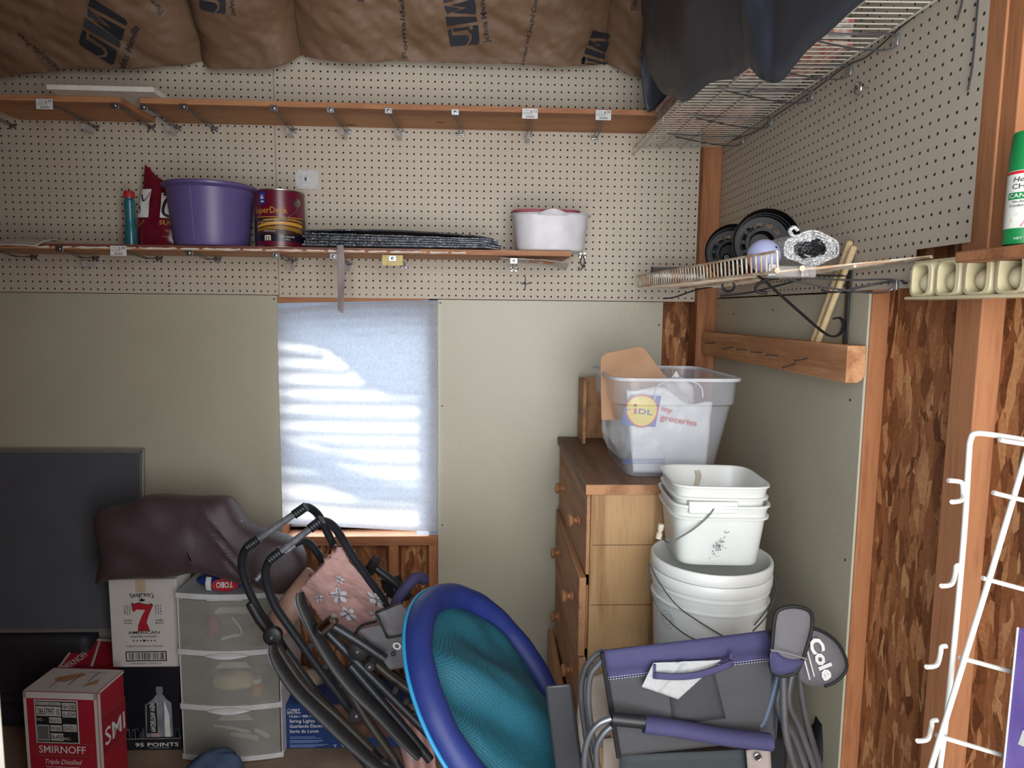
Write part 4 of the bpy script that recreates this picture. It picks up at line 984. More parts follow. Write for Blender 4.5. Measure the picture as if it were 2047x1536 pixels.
# white wire door rack in the foreground right
M_RACK = mat('white coated rack rod', (196, 194, 186), .5, spec=.3)
Yr = -1.86
t = thing('wire_rack', 'white coated wire door rack leaning in the right foreground', 'wire rack', at(1870, 1536, Yr))
def P(px, py, d=0): return at(px, py, Yr+d)
rr = .0031
b = MB(); b.tube(smooth([P(1868,1620), P(1900,1360), P(1926,1080), P(1936,920), P(1940,880), P(1952,867), P(2000,872), P(2060,882), P(2110,892)], 6), rr, M_RACK, 10)
b.tube([P(1800,1755,-.03), P(1853,1560,-.02), P(1983,1140,-.01), P(2060,880,0), P(2100,760,0)], rr, M_RACK, 10); b.build('frame_rod', t)
for a, c in [((1998,879),(2100,896)),((1985,985),(2110,1016)),((1964,1156),(2110,1196)),((1918,1315),(2090,1362)),((1872,1471),(2070,1530)),((1815,1575),(2000,1640))]:
    b = MB(); b.tube([P(*a,-.008), P(a[0]+10, a[1]+3, -.008), P(*c,-.008)], rr*.85, M_RACK, 8); b.build('cross_rod', t)
for px, py in [(1934,960),(1924,1130),(1894,1292),(1876,1440)]:
    b = MB(); k = 1
    b.tube(smooth([P(px-2,py-0), P(px-12,py+2), P(px-14,py+14), P(px-22,py+38,-.012), P(px-42,py+42,-.02)] if px != 1934 else [P(1895,961), P(1916,963), P(1924,968), P(1925,990), P(1921,1001,-.01), P(1903,1004,-.02)], 5), rr*.85, M_RACK, 8); b.build('side_hook', t)
# purple box at the right edge
M_PURP = mat('purple printed box', (104, 84, 158), .5, c2=(126, 108, 176), scale=14, contrast=.15)
Yp = -1.97; xl_ = at(2016, 1400, Yp).x
hpl = at(2035,1255,Yp+.08)-V((0,.08,0)); hp = [hpl, hpl+V((.12,0,0))]
t = thing('carton', 'purple printed carton at the right edge in front of the wire rack', 'box', at(2060, 1560, Yp))
b = MB(); lo_ = [at(1996,1640,Yp+.08)-V((0,.08,0))]; lo_.append(lo_[0]+V((.12,0,0)))
b.hexa([lo_[0], lo_[1], lo_[1]+V((0,.08,0)), lo_[0]+V((0,.08,0)), hp[0], hp[1], hp[1]+V((0,.08,0)), hp[0]+V((0,.08,0))], M_PURP); b.build('carton_body', t, bevel=.0015)
b = MB(); b.tube([lo_[0]+V((0,.08,0)), hp[0]+V((0,.08,0))], .0011, M_WHITE, 6)
g = lambda u, v: lo_[0].lerp(hp[0], .45+v*4)+V((-.0006, .064-u, 0))
b.poly([(.0,.0),(.012,.004),(.018,.016),(.012,.03),(.004,.02)], g, MATS['pale red print'] if 0 else M_WHITE, 0, 0); b.build('printed_edge', t)
# ================================================================ LOWER LEFT: boxes, drawers, board
M_CARDW = mat('white printed carton', (200, 196, 190), .65, c2=(188, 183, 176), scale=6, bump=.15, bscale=40)
M_CARD = mat('brown cardboard', (176, 138, 104), .7, c2=(160, 122, 90), scale=12)
M_TAPE = mat('packing tape', (196, 176, 152), .25, c2=(176, 156, 132), scale=30, bump=.4, bscale=60)
def carton(name, label, cat, bl, br, z0, z1, depth, m, tilt=0, group=None, flap=True):
    """front lower-left / lower-right points on the ground plane, box runs back from there"""
    a = V((bl[0], bl[1], z0)); c = V((br[0], br[1], z0)); U = (c-a); wd = U.length; U = U/wd; N = V((-U.y, U.x, 0))
    t = thing(name, label, cat, a.lerp(c, .5)+N*depth*.5, group)
    b = MB(); H = z1-z0
    P = [a, c, c+N*depth, a+N*depth]; P2 = [p+V((0,0,H)) for p in P]
    b.hexa(P+P2, m); b.build('carton_body', t, bevel=.003)
    front = plane(a-N*.0008, U, (0,0,1)); right = plane(c+U*.0008, N, (0,0,1)); top = plane(a+V((0,0,H+.0008)), U, N)
    return t, front, right, top, wd, H, U, N
# dark suitcase behind, big grey board leaning on it
M_CASE = mat('dark suitcase fabric', (42, 42, 48), .6, c2=(32, 32, 38), scale=60, bump=.4, bscale=200)
zbd = at(100, 1263, -.09).z
t = thing('suitcase', 'black suitcase standing on the floor under the grey board', 'suitcase', (at(60, 1500, -.1).x, -.12, 0))
xsl = at(-60, 1300, -.2).x; xsr = at(148, 1300, -.2).x
b = MB(); b.box((xsl, -.118, .02), (xsr, -.02, zbd-.006), M_CASE); b.build('case_body', t, bevel=.03, seg=4)
b = MB(); b.tube([(xsl+.02, -.120, .12), (xsr-.03, -.120, .12)], .004, M_BLACK, 6); b.tube([(xsl+.02, -.120, .16), (xsr-.03, -.120, .16)], .003, M_BLACK, 6); b.build('piping', t)
b = MB(); b.lathe([(0,-.012),(.022,-.012),(.022,.012),(0,.012)], M_BLACK, Matrix.Translation((xsr-.06, -.07, .022)) @ Matrix.Rotation(R(90), 4, 'Y'), 16); b.build('wheel', t)
M_SLATE = mat('grey chalkboard surface', (84, 86, 92), .75, c2=(76, 78, 84), scale=7)
M_ALU = mat('aluminium frame', (176, 178, 176), .4, .7)
A = at(-80, 899, -.03); B = at(286, 899, -.03); Cq = at(0, 1263, -.09)
x0 = A.x; x1 = B.x; zt = B.z; t = thing('chalkboard', 'large grey board with thin aluminium frame leaning on the back wall', 'board', ((x0+x1)/2, -.09, zbd))
def bq(x, z, o=0): k = (z-zbd)/(zt-zbd); return V((x, -.095+(.065)*k-o, z))
b = MB(); b.hexa([bq(x0, zbd), bq(x1, zbd), bq(x1, zbd, -.012), bq(x0, zbd, -.012), bq(x0, zt), bq(x1, zt), bq(x1, zt, -.012), bq(x0, zt, -.012)], M_SLATE); b.build('panel', t)
b = MB(); fw = .012
for (xa_, xb_, za_, zb_) in ((x0, x1, zt-fw, zt+.002), (x0, x1, zbd, zbd+fw), (x1-fw, x1+.002, zbd, zt)):
    b.hexa([bq(xa_, za_, .004), bq(xb_, za_, .004), bq(xb_, za_, -.013), bq(xa_, za_, -.013), bq(xa_, zb_, .004), bq(xb_, zb_, .004), bq(xb_, zb_, -.013), bq(xa_, zb_, -.013)], M_ALU)
b.build('frame', t, bevel=.001)
# New Amsterdam case
Ys = -.226
xa = at(247, 1500, Ys).x; xb = at(364, 1500, Ys).x; zmid = at(300, 1333, Ys).z
M_NAVY = mat('midnight printed carton', (20, 24, 36), .5, c2=(12, 14, 22), scale=5)
t, F, Rt, Tp, wd, H, U, N = carton('carton', 'dark navy carton printed with a glass gin bottle and 95 POINTS', 'box', (xa, Ys), (xb, Ys), 0.001, zmid-.001, .12, M_NAVY)
b = MB(); cx = wd*.66; F2 = plane(F(0,0)+V((0,-.0006,0)), U, (0,0,1)); F3 = plane(F(0,0)+V((0,-.0012,0)), U, (0,0,1)); F4 = plane(F(0,0)+V((0,-.0018,0)), U, (0,0,1))
M_GLS = mat('printed glass', (150, 156, 160), .4, c2=(88, 94, 102), scale=40, stretch=(1,1,.3)); M_GLD = mat('printed dark glass', (70, 76, 84), .4)
b.rect(0, 0, wd, .042, F2, M_INK); b.rect(0, .0425, wd, .0435, F2, M_WHITE)
b.text('95 POINTS', F3, wd*.58, .014, .0145, M_WHITE, w=wd*.74, bold=.03); b.text('WINE ENTHUSIAST', F3, wd*.62, .007, .003, M_WHITE, w=wd*.36)
KB = 1.22; BT = lambda pts: [(x*1.12, .05+(y-.05)*KB) for x, y in pts]
b.poly(BT([(-.047,.05),(.038,.05),(.036,.155),(.020,.168),(.012,.180),(-.010,.180),(-.022,.166),(-.046,.150)]), F3, M_GLS, cx, 0)
b.poly(BT([(.012,.05),(.030,.05),(.028,.12),(.014,.165)]), F4, M_WHITE, cx, 0); b.poly(BT([(-.044,.062),(-.010,.062),(-.010,.156),(-.040,.150)]), F4, M_INK, cx, 0); b.poly(BT([(-.030,.05),(-.004,.05),(-.004,.062),(-.030,.062)]), F4, mat('pink paper seal', (176, 150, 146), .6), cx, 0)
b.rect(cx-.009, .208, cx+.011, .240, F3, mat('silver print', (120, 124, 128), .5)); b.rect(cx-.011, .218, cx+.013, .236, F4, MATS['silver print'])
b.text('NEW AMSTERDAM', plane(F4(0,0)+V((0,-.0004,0)), U, (0,0,1)), cx-.0345, .1235, .018, M_WHITE, w=.105, rot=R(-90), bold=.02)
rr_ = random.Random(3)
for k in range(46):
    x = .004+rr_.random()*(wd-.008); 
    if abs(x-cx) < .05: continue
    h_ = .006+rr_.random()*.036; b.rect(x, .044, x+.003+rr_.random()*.005, .044+h_, F2, M_GLD if rr_.random() > .3 else MATS['silver print'])
b.build('printed_front', t, flat=True)
# Seagram's case on top
xa = at(222, 1250, Ys).x; xb = at(357, 1250, Ys).x; z1 = at(290, 1158, Ys).z
t, F, Rt, Tp, wd, H, U, N = carton('carton', "white Seagram's 7 American blended whiskey carton standing on the gin carton", 'box', (xa, Ys-.004), (xb, Ys-.004), zmid, z1, .12, M_CARDW)
t['label'] = 'white American blended whiskey carton with a big red 7, on the gin bottle carton'
F2 = plane(F(0,0)+V((0,-.0006,0)), U, (0,0,1)); F3 = plane(F(0,0)+V((0,-.0012,0)), U, (0,0,1))
cx = wd*.49; b = MB()
b.rect(cx-.022, H*.86, cx+.014, H, F, M_TAPE)
def arc_text(s_, mp, cx, cy, r, h, w, m, bold=0):
    vs, fs = text_geo(s_, bold); X0 = min(v[0] for v in vs); X1 = max(v[0] for v in vs); k = w/(X1-X0); kh = h/.72
    out = [];
    for a_, c_ in vs:
        s__ = (a_-(X0+X1)/2)*k; th = s__/r; rr2 = r+c_*kh; out.append(mp(cx+rr2*math.sin(th), cy-r+rr2*math.cos(th)))
    b.add(out, fs, m)
arc_text("Seagram's", F2, cx, H*.815, .09, .017, .078, M_INK, .03)
b.poly([(-.008,0),(.008,0),(.010,.010),(.005,.006),(0,.013),(-.005,.006),(-.010,.010)], F2, M_INK, cx-.001, H*.755)
seven = [(-.036,.085),(-.032,.060),(-.026,.060),(-.022,.068),(.010,.066),(-.004,.040),(-.016,.010),(-.018,-.012),(.022,-.012),(.018,.0),(.012,.020),(.020,.045),(.036,.082),(.030,.088),(.020,.084),(.006,.086),(-.010,.092),(-.028,.086),(-.030,.090),(-.036,.090)]
b.poly([(a_*1.06, c_*1.03) for a_, c_ in seven], F2, M_INK, cx-.001, H*.455, k=.98); b.poly(seven, F3, M_RED, cx-.001, H*.457, k=.98)
b.text('AMERICAN', F2, cx, H*.385, .0105, M_INK, w=.108, bold=.03); b.text('BLENDED WHISKEY', F2, cx, H*.345, .0065, M_INK, w=.09, bold=.02)
for k in range(7): b.poly([(-.003,0),(0,-.003),(.003,0),(.004,.004),(0,.002),(-.004,.004)], F2, M_INK, cx-.036+k*.012, H*.305, k=1.5 if k == 3 else .9)
b.text('A Blend of Distinctive Character', F2, cx, H*.235, .007, M_INK, w=.13, shear=.3)
for s_, x, r_ in (('AMERICAN BLENDED WHISKEY', -.053, 1), ('DISTILLERS SINCE 1857', .053, 1)):
    ws = s_.split(' '); 
    for k, w_ in enumerate(ws[:3]): b.text(w_, F2, cx+x-.006+k*.0085, H*.66, .0045, M_INK, w=.036, rot=R(90), bold=.01)
for s_, x in ((('SEVEN', 'CROWN'), -.053), (('86 PROOF', 'IMPORTED'), .055)):
    for k, w_ in enumerate(s_[:2]): b.text(w_ if k or x < 0 else '750ML', F2, cx+x, H*.53-k*.010, .006, M_INK, w=.028, bold=.02)
b.rect(cx-.066, H*.07, cx+.075, H*.185, F2, M_INK); b.rect(cx-.062, H*.083, cx+.071, H*.175, F3, M_CARDW)
F5 = plane(F(0,0)+V((0,-.0016,0)), U, (0,0,1)); x = cx-.055; rr_ = random.Random(7)
while x < cx+.064: wq = rr_.choice([.001, .002, .003]); b.rect(x, H*.09, x+wq, H*.17, F5, M_INK); x += wq+rr_.choice([.0012, .002, .003])
b.text('1 00 87000 10073 6', F2, cx, H*.035, .006, M_INK, w=.11)
b.build('printed_front', t, flat=True)
# Smirnoff cases
def floorpt(px, py): return atz(px, py, 0)
zS = .335; bl_ = at(45, 1372, -.44); br_ = at(193, 1384, -.46); zS = br_.z-.005
M_SRED = mat('red printed carton', (168, 30, 48), .55, c2=(150, 24, 42), scale=6, bump=.2, bscale=30)
A = V((bl_.x, bl_.y, 0)); Bp = V((br_.x, br_.y, 0))
t, F, Rt, Tp, wd, H, U, N = carton('carton', 'red and white vodka carton with crushed corners at lower left', 'box', (A.x, A.y), (Bp.x, Bp.y), .001, zS, .14, M_SRED)
F2 = plane(F(0,0)-N*.0006, U, (0,0,1)); F3 = plane(F(0,0)-N*.0012, U, (0,0,1)); F4 = plane(F(0,0)-N*.0018, U, (0,0,1)); R2 = plane(Rt(0,0)+U*.0006, N, (0,0,1)); R3 = plane(Rt(0,0)+U*.0012, N, (0,0,1)); T2 = plane(Tp(0,0)+V((0,0,.0008)), U, N); T3 = plane(Tp(0,0)+V((0,0,.0016)), U, N)
b = MB(); b.rect(0, 0, wd, .14, T2, M_CARDW); 
b.rect(0, H-.022, wd, H, F2, M_CARDW); b.rect(0, 0, .010, H, F2, M_CARDW); b.rect(wd-.010, 0, wd, H, F2, M_CARDW); b.rect(0, 0, .014, H, R2, M_CARDW); b.rect(0, H-.008, .14, H, R2, M_CARDW)
M_GLB = mat('dull gold line', (130, 96, 56), .5)
# shipping label block
lx0, lx1, ly0, ly1 = wd*.16, wd*.72, H*.52, H*.915
b.rect(lx0-.004, ly0-.004, lx1+.004, ly1+.004, F2, M_CARDW); b.rect(lx0, ly0, lx1, ly1, F3, M_INK)
lw = lx1-lx0; lh = ly1-ly0
def cell(x0, y0, x1, y1, s_, al='c', hh_=.7, inv=False):
    b.rect(lx0+lw*x0, ly0+lh*y0, lx0+lw*x1, ly0+lh*y1, F4, M_CARDW); hgt = lh*(y1-y0)*hh_
    FF = plane(F(0,0)-N*.0024, U, (0,0,1)); b.text(s_, FF, lx0+lw*(x0+x1)/2, ly0+lh*y0+lh*(y1-y0)*(1-hh_)/2, hgt, M_INK, w=min(lw*(x1-x0)*.9, hgt*.62*len(s_)), bold=.03)
cell(.02, .90, .62, .98, 'REMOVE OR VOID LABEL BEFORE REUSE'); cell(.02, .64, .62, .87, '28637997 10'); cell(.65, .80, .98, .97, 'NH-0388'); cell(.65, .62, .98, .77, 'AL-E0369')
cell(.32, .47, .62, .61, 'NH-6110-1'); cell(.34, .27, .62, .42, 'WV-0631'); cell(.65, .27, .98, .45, 'OH-5021L'); cell(.34, .04, .64, .22, 'PA-4938'); b.text('NC-', F4, lx0+lw*.74, ly0+lh*.06, .010, M_CARDW, bold=.02); b.text('DC-', F4, lx0+lw*.10, ly0+lh*.52, .009, M_CARDW, bold=.02)
b.rect(lx0+lw*.02, ly0+lh*.04, lx0+lw*.31, ly0+lh*.42, F4, M_CARDW); FF = plane(F(0,0)-N*.0024, U, (0,0,1))
for k in range(16): b.rect(lx0+lw*(.035+k*.0165), ly0+lh*.06, lx0+lw*(.035+k*.0165)+.0016, ly0+lh*.40, FF, M_INK)
yy0, yy1 = H*.395, H*.50
for (x0_, y0_, x1_, y1_) in ((wd*.13, yy0-.004, wd*.90, yy0-.0015), (wd*.13, yy1+.0015, wd*.90, yy1+.004), (wd*.13, yy0-.004, wd*.136, yy1+.004), (wd*.894, yy0-.004, wd*.90, yy1+.004)): b.rect(x0_, y0_, x1_, y1_, F2, M_GLB)
b.text('SMIRNOFF', F2, wd*.49, yy0+.006, .026, M_WHITE, w=wd*.64, bold=.012)
b.text('Triple Distilled', F2, wd*.48, H*.305, .017, M_WHITE, w=wd*.5, shear=.3); b.text('TEN TIMES FILTERED', F2, wd*.48, H*.27, .004, M_WHITE, w=wd*.46); b.text('VODKA', F2, wd*.48, H*.195, .018, M_WHITE, w=wd*.5)
b.rect(wd*.22, H*.02, wd*.76, H*.165, F2, M_INK); b.rect(wd*.23, 0.01, wd*.75, H*.16, F3, M_CARDW)
for k in range(26): b.rect(wd*(.25+k*.0185), .012, wd*(.25+k*.0185)+(.0012+.001*(k % 3)), H*.15, F4, M_INK)
for y_ in (H*.36, H*.73): b.rect(.02, y_, .14, y_+.0035, R2, M_GLB)
b.rect(.02, H*.365, .14, H*.73, R2, mat('deeper red band', (150, 22, 40), .55)); b.text('SMI', R3, .026, H*.44, .060, M_WHITE, w=.105, align='l', bold=.02)
# torn top
b.poly([(.05,.08),(.12,.115),(.14,.10),(.10,.055),(.06,.06)], T3, M_CARD); b.poly([(.2,.03),(.27,.06),(.25,.10),(.22,.07),(.19,.07)], T3, M_CARD) if wd > .27 else b.poly([(.17,.03),(.21,.05),(.20,.08),(.18,.06)], T3, M_CARD)
for k in range(3): b.rect(.07+k*.05, .02+.02*k, .073+k*.05, .08+.02*k, T3, M_INK)
b.text('Tamiflu Sortim', T3, wd*.7, .122, .010, M_GLB, w=.06, rot=R(180))
b.build('printed_faces', t, flat=True)
# second red carton behind
q0 = at(112, 1345, -.20); xa = at(95, 1340, -.22).x; xb = at(232, 1340, -.22).x; zb2 = at(150, 1287, -.10).z
A2 = V((xa, -.215, 0))
t = thing('carton', 'second red vodka carton with a sloping flap behind the front one', 'box', ((xa+xb)/2, -.12, 0))
b = MB(); xm = xb-.01; zf_ = at(100, 1345, -.215).z
b.hexa([V((xa,-.215,.001)), V((xm,-.215,.001)), V((xm,-.125,.001)), V((xa,-.125,.001)), V((xa,-.215,zf_)), V((xm,-.215,zf_)), V((xm,-.125,zf_)), V((xa,-.125,zf_))], M_SRED); b.build('carton_body', t, bevel=.003)
fa = [at(101, 1358, -.22), at(232, 1340, -.22), at(232, 1282, -.05), at(160, 1277, -.05)]
fa[1].z = fa[0].z+.0; 
b = MB(); b.hexa([f+V((0,0,.0)) for f in fa]+[f+V((0,-.001,.004)) for f in fa], M_SRED)
fm = lambda u, v: (fa[0].lerp(fa[1], u)).lerp(fa[3].lerp(fa[2], u), v)+V((0,-.002,.0055))
for r_ in ((0,0,1,.05),(0,.94,1,1),(0,0,.05,1),(.55,0,.60,1)): b.rect(*r_, fm, M_CARDW)
b.text('SMIRNOFF', fm, .30, .35, .18, M_WHITE, w=.52, rot=R(90)*0+R(55), bold=.01)
b.build('open_flap', t, flat=True)
# ---------------- plastic drawer tower
Yd = -.285
xa = at(361, 1400, Yd).x; xb = at(562, 1400, Yd).x; cx = (xa+xb)/2; hw = (xb-xa)/2
M_DFR = mat('white drawer frame plastic', (206, 206, 204), .4); M_CLR = mat('cloudy clear plastic', (188, 186, 176), .35, alpha=.30)
t = thing('drawer_tower', 'three drawer white plastic storage tower with cloudy clear drawers', 'drawers', (cx, Yd+.13, 0))
zt = at(450, 1186, Yd).z; zz = [at(460, y, Yd).z for y in (1520, 1412, 1303, 1192)]
def bow(u): return -.022*math.sin(math.pi*u)
def tier(z0, z1, m, inset=0, th=.003, nm='frame', par=t):
    pass
b = MB()
zbars = [(0.004, .022), (zz[1]-.008, zz[1]+.012), (zz[2]-.008, zz[2]+.012), (zz[3]-.006, zz[3]+.014)]
for (z0, z1) in zbars:
    n = 20; vs = []; fs = []
    for i in range(n+1):
        u = i/n; x = xa-.003+(xb-xa+.006)*u; y = Yd+bow(u)
        vs += [V((x, y, z0)), V((x, y, z1)), V((x, y+.012, z1)), V((x, y+.012, z0))]
    for i in range(n):
        a = i*4; c_ = a+4
        for k in range(4): fs.append((a+k, c_+k, c_+(k+1) % 4, a+(k+1) % 4))
    fs += [(0,1,2,3), (4*n, 4*n+3, 4*n+2, 4*n+1)]; b.add(vs, fs, M_DFR)
for x in (xa, xb-.004): b.box((x, Yd+.004, .004), (x+.004, Yd+.26, zz[3]+.01), M_DFR) if x > cx else b.box((x, Yd+.004, .004), (x+.004, Yd+.26, zz[3]+.01), M_DFR)
b.box((xa, Yd+.262, .004), (xb, Yd+.266, zz[3]), M_DFR); b.box((xa, Yd+.01, .004), (xb, Yd+.262, .008), M_DFR)
b.build('frame', t, bevel=.0015)
b = MB(); b.grid(lambda u, v: V((xa+(xb-xa)*u, Yd+bow(u)*(1-v)+.262*v, zz[3]+.0145+.003*math.sin(math.pi*u)*math.sin(math.pi*v))), 20, 8, mat('grey cart top', (172, 172, 172), .45)); b.build('top_panel', t)
for k in range(3):
    z0 = zbars[k][1]+.002; z1 = zbars[k+1][0]-.002
    b = MB(); b.sheet(lambda u, v: V((xa+.008+(xb-xa-.016)*u, Yd+bow(u)+.002, z0+(z1-z0)*v)), 24, 2, M_CLR, -.0015)
    b.box((xa+.008, Yd+.006, z0), (xa+.0095, Yd+.25, z1-.012), M_CLR); b.box((xb-.0095, Yd+.006, z0), (xb-.008, Yd+.25, z1-.012), M_CLR); b.box((xa+.008, Yd+.006, z0), (xb-.008, Yd+.25, z0+.0015), M_CLR); b.box((xa+.008, Yd+.2485, z0), (xb-.008, Yd+.25, z1-.012), M_CLR)
    o = b.build('drawer', t)
    b = MB(); zc = z1+.004 if k < 2 else z1+.002
    if k < 3:
        n = 14; vs = []; 
        b.grid(lambda u, v: V((cx+(u-.5)*.15, Yd-.022-.003-.016*math.sin(math.pi*u)*math.sin(math.pi*v*.5+.0), zbars[k+1][0]+.004-.004*v*math.sin(math.pi*u)+.012*(1-v)*math.sin(math.pi*u))), 14, 4, M_DFR) if k < 2 else b.box((cx-.06, Yd-.024, zbars[3][0]), (cx+.06, Yd-.020, zbars[3][0]+.004), M_DFR)
    b.build('pull_lip', o)
    # frosted inner divider housing seen through each drawer
    b = MB(); zz0 = z0+(z1-z0)*.62
    b.hexa([V((cx-.062, Yd+.03, zz0)), V((cx+.062, Yd+.03, zz0)), V((cx+.062, Yd+.035, zz0)), V((cx-.062, Yd+.035, zz0)), V((cx-.042, Yd+.03, zz0+.022)), V((cx+.042, Yd+.03, zz0+.022)), V((cx+.042, Yd+.035, zz0+.022)), V((cx-.042, Yd+.035, zz0+.022))], mat('frosted pull recess', (200, 198, 186), .6)); b.build('pull_recess', o)
# contents of the drawers
def blob(name, label, cat, c, r, sc, m, seed, grp=None):
    b = MB(); b.ball(c, r, m, 12, sc, lambda d: 1+.25*noise.noise(d*1.7+V((seed, 0, 0)))); return tag(b.build(name, origin=V(c)-V((0,0,r*sc[2])), angle=180), label, cat, grp)
zd = [zbars[k][1]+.004 for k in range(3)]
blob('red_pouch', 'red item seen through the top clear drawer', 'pouch', (cx-.075, Yd+.06, zd[2]+.045), .04, (.6,.5,1.1), mat('red pouch', (150, 60, 66), .6), 1)
blob('brown_pouch', 'brown bundle at the right of the top clear drawer', 'pouch', (cx+.095, Yd+.08, zd[2]+.03), .045, (1.1,.8,.6), mat('brown bundle', (130, 96, 76), .7), 2)
blob('cream_bundle', 'cream bundle lying in the middle clear drawer', 'bundle', (cx-.02, Yd+.08, zd[1]+.034), .048, (1.7,.8,.68), mat('cream cloth bundle', (208, 194, 158), .8), 3)
p = V((cx+.075, Yd+.05, zd[1])); b = MB(); b.lathe([(0,0),(.017,0),(.018,.003),(.018,.034),(.012,.040),(.012,.044)], mat('amber pill plastic', (206, 138, 74), .3), Matrix.Translation(p), 20); t = thing('pill_bottle', 'small amber bottle in the middle clear drawer', 'bottle', p); b.build('body', t)
b = MB(); b.lathe([(0,.044),(.016,.044),(.016,.060),(0,.060)], M_WHITE, Matrix.Translation(p), 20); b.build('cap', t)
for k, (a, c_, r_, lab) in enumerate([((-.085,.06,.062),(.035,.08,.022),.006,'long pale handle lying across the bottom clear drawer'),((-.03,.07,.022),(.07,.06,.012),.010,'thick pale stick at the middle of the bottom clear drawer'),((.06,.05,.05),(.10,.07,.012),.009,'short pale stick standing at the right of the bottom clear drawer')]):
    b = MB(); A_ = V((cx+a[0], Yd+a[1], zd[0]+a[2])); B_ = V((cx+c_[0], Yd+c_[1], zd[0]+c_[2])); b.tube([A_, A_.lerp(B_, .5)+V((0,0,.004)), B_], [r_*.7, r_, r_*1.1], mat('pale tool plastic', (206, 204, 196), .5), 10); tag(b.build('tool_handle', origin=B_), lab, 'tool')
b = MB(); b.tube(smooth([V((cx-.04, Yd+.04, zd[2]+.012)), V((cx-.0, Yd+.04, zd[2]+.022)), V((cx+.02, Yd+.04, zd[2]+.022))], 4), .004, M_WHITE, 8); b.tube(smooth([V((cx-.04, Yd+.043, zd[2]+.006)), V((cx-.01, Yd+.045, zd[2]+.014)), V((cx+.03, Yd+.045, zd[2]+.03)), V((cx-.005, Yd+.05, zd[2]+.085))], 4), .003, M_WHITE, 8)
tag(b.build('clothes_peg', origin=(cx, Yd+.04, zd[2])), 'white clip at the bottom of the top clear drawer', 'clip')
# ---------------- blue string light carton
Yl2 = -.235
xa = at(569, 1450, Yl2).x; xb = at(668, 1450, Yl2).x; z1 = at(600, 1409, Yl2).z; xr = at(880, 1500, Yl2).x
M_BLUE = mat('royal blue printed carton', (26, 56, 112), .5, c2=(22, 50, 102), scale=5)
t, F, Rt, Tp, wd, H, U, N = carton('carton', 'blue string lights carton beside the drawer tower under the folded loungers', 'box', (xa, Yl2), (xr, Yl2), .001, z1, .17, M_BLUE)
F2 = plane(F(0,0)-N*.0006, U, (0,0,1)); F3 = plane(F(0,0)-N*.0012, U, (0,0,1)); b = MB(); w1 = xb-xa
b.rect(w1+.004, .04, wd-.01, H-.002, F2, mat('photo of evening party', (120, 84, 66), .5, c2=(24, 18, 16), scale=22)); 
b.text('FEIT', F3, .041, H*.855, .009, M_WHITE, w=.030, bold=.05, shear=.2); b.text('ELECTRIC', F3, .034, H*.80, .007, M_WHITE, w=.048, bold=.03, shear=.2); b.tube([F3(.018+.006*math.cos(k*.6), H*.875+.006*math.sin(k*.6)) for k in range(11)], .0007, M_WHITE, 4)
for s_, y_, w_ in (('14.6m / 48ft / 48pi', .715, .108), ('String Lights', .60, .094), ('Guirlande \u00c9lectrique', .485, .150), ('Serie de Luces', .37, .108)): b.text(s_, F3, .018, H*y_, .010 if y_ > .7 else .0125, M_WHITE, w=w_*.95, align='l', bold=.02)
for k, y_ in enumerate((.27, .24, .19, .165, .14, .09, .065, .04)): b.rect(.018, H*y_, .018+(.09, .11, .12, .115, .10, .135, .12, .09)[k], H*y_+.0016, F3, mat('pale blue print', (150, 170, 214), .5))
for x in (.172, .20): b.rect(x, .012, x+.012, .014, F3, M_WHITE); b.rect(x+.005, .004, x+.007, .013, F3, M_WHITE)
b.build('printed_front', t, flat=True)
# clear plastic bag tucked behind the blue carton
c0 = at(605, 1370, -.14); c0.z = z1+.045
blob('plastic_bag', 'wrinkled clear bag on top of the blue string lights carton', 'bag', tuple(c0), .07, (1.1,.6,.62), mat('dull clear bag', (150, 138, 118), .3, bump=.8, bscale=30), 9)
# ---------------- brown leather ottoman cushion on top
M_LEATH = mat('aubergine brown leather', (74, 60, 64), .38, c2=(68, 54, 58), scale=6, bump=.35, bscale=420, spec=.6)
ol = [(200,1020),(255,1008),(285,994),(310,990),(400,993),(450,993),(470,1010),(490,1042),(530,1062),(580,1077),(605,1100),(614,1140),(598,1172),(565,1185),(500,1166),(440,1146),(400,1140),(330,1152),(285,1152),(225,1156),(196,1164),(205,1110),(195,1060)]
zc_ = zz[3]+.02
Yc = -.30
ol3 = smooth([at(px, py, Yc) for px, py in ol], 3, True); nO = len(ol3)
ccx = sum(p.x for p in ol3)/nO; ccz = sum(p.z for p in ol3)/nO
t = thing('leather_cushion', 'aubergine brown leather seat cushion lying on the cartons and drawer tower', 'cushion', (ccx, Yc+.05, min(p.z for p in ol3)))
b = MB()
def cush(u, v):     # v 0 centre front -> 1 centre back
    i = (u*nO) % nO; k = int(i) % nO; p = ol3[k].lerp(ol3[(k+1) % nO], i-int(i))
    cz = ccz - .10*(p.x-ccx)*0
    c_ = V((ccx+(p.x-ccx)*.55, Yc, ccz+( -.03 if p.x > ccx else .0)))
    if v <= .5: a = v/.5
    else: a = (1-v)/.5
    s_ = math.sin(a*math.pi/2); q_ = c_.lerp(p, s_)
    d_ = math.cos(a*math.pi/2)**.75
    y = Yc + (-.075*d_ if v <= .5 else .10*d_)
    y += .06*max(0, (ccx-p.x))*0
    wr = .010*nz((q_.x*9, q_.z*12, 1), 1, 2) + .006*math.exp(-((q_.x-at(470,1080,Yc).x+.5*(q_.z-ccz))/.02)**2)*math.sin((q_.x+q_.z*.8)*160)
    return V((q_.x, y+wr*(a < .9), q_.z))
b.grid(cush, nO*2, 40, M_LEATH, cu=True); b.build('cushion_cover', t, angle=180)
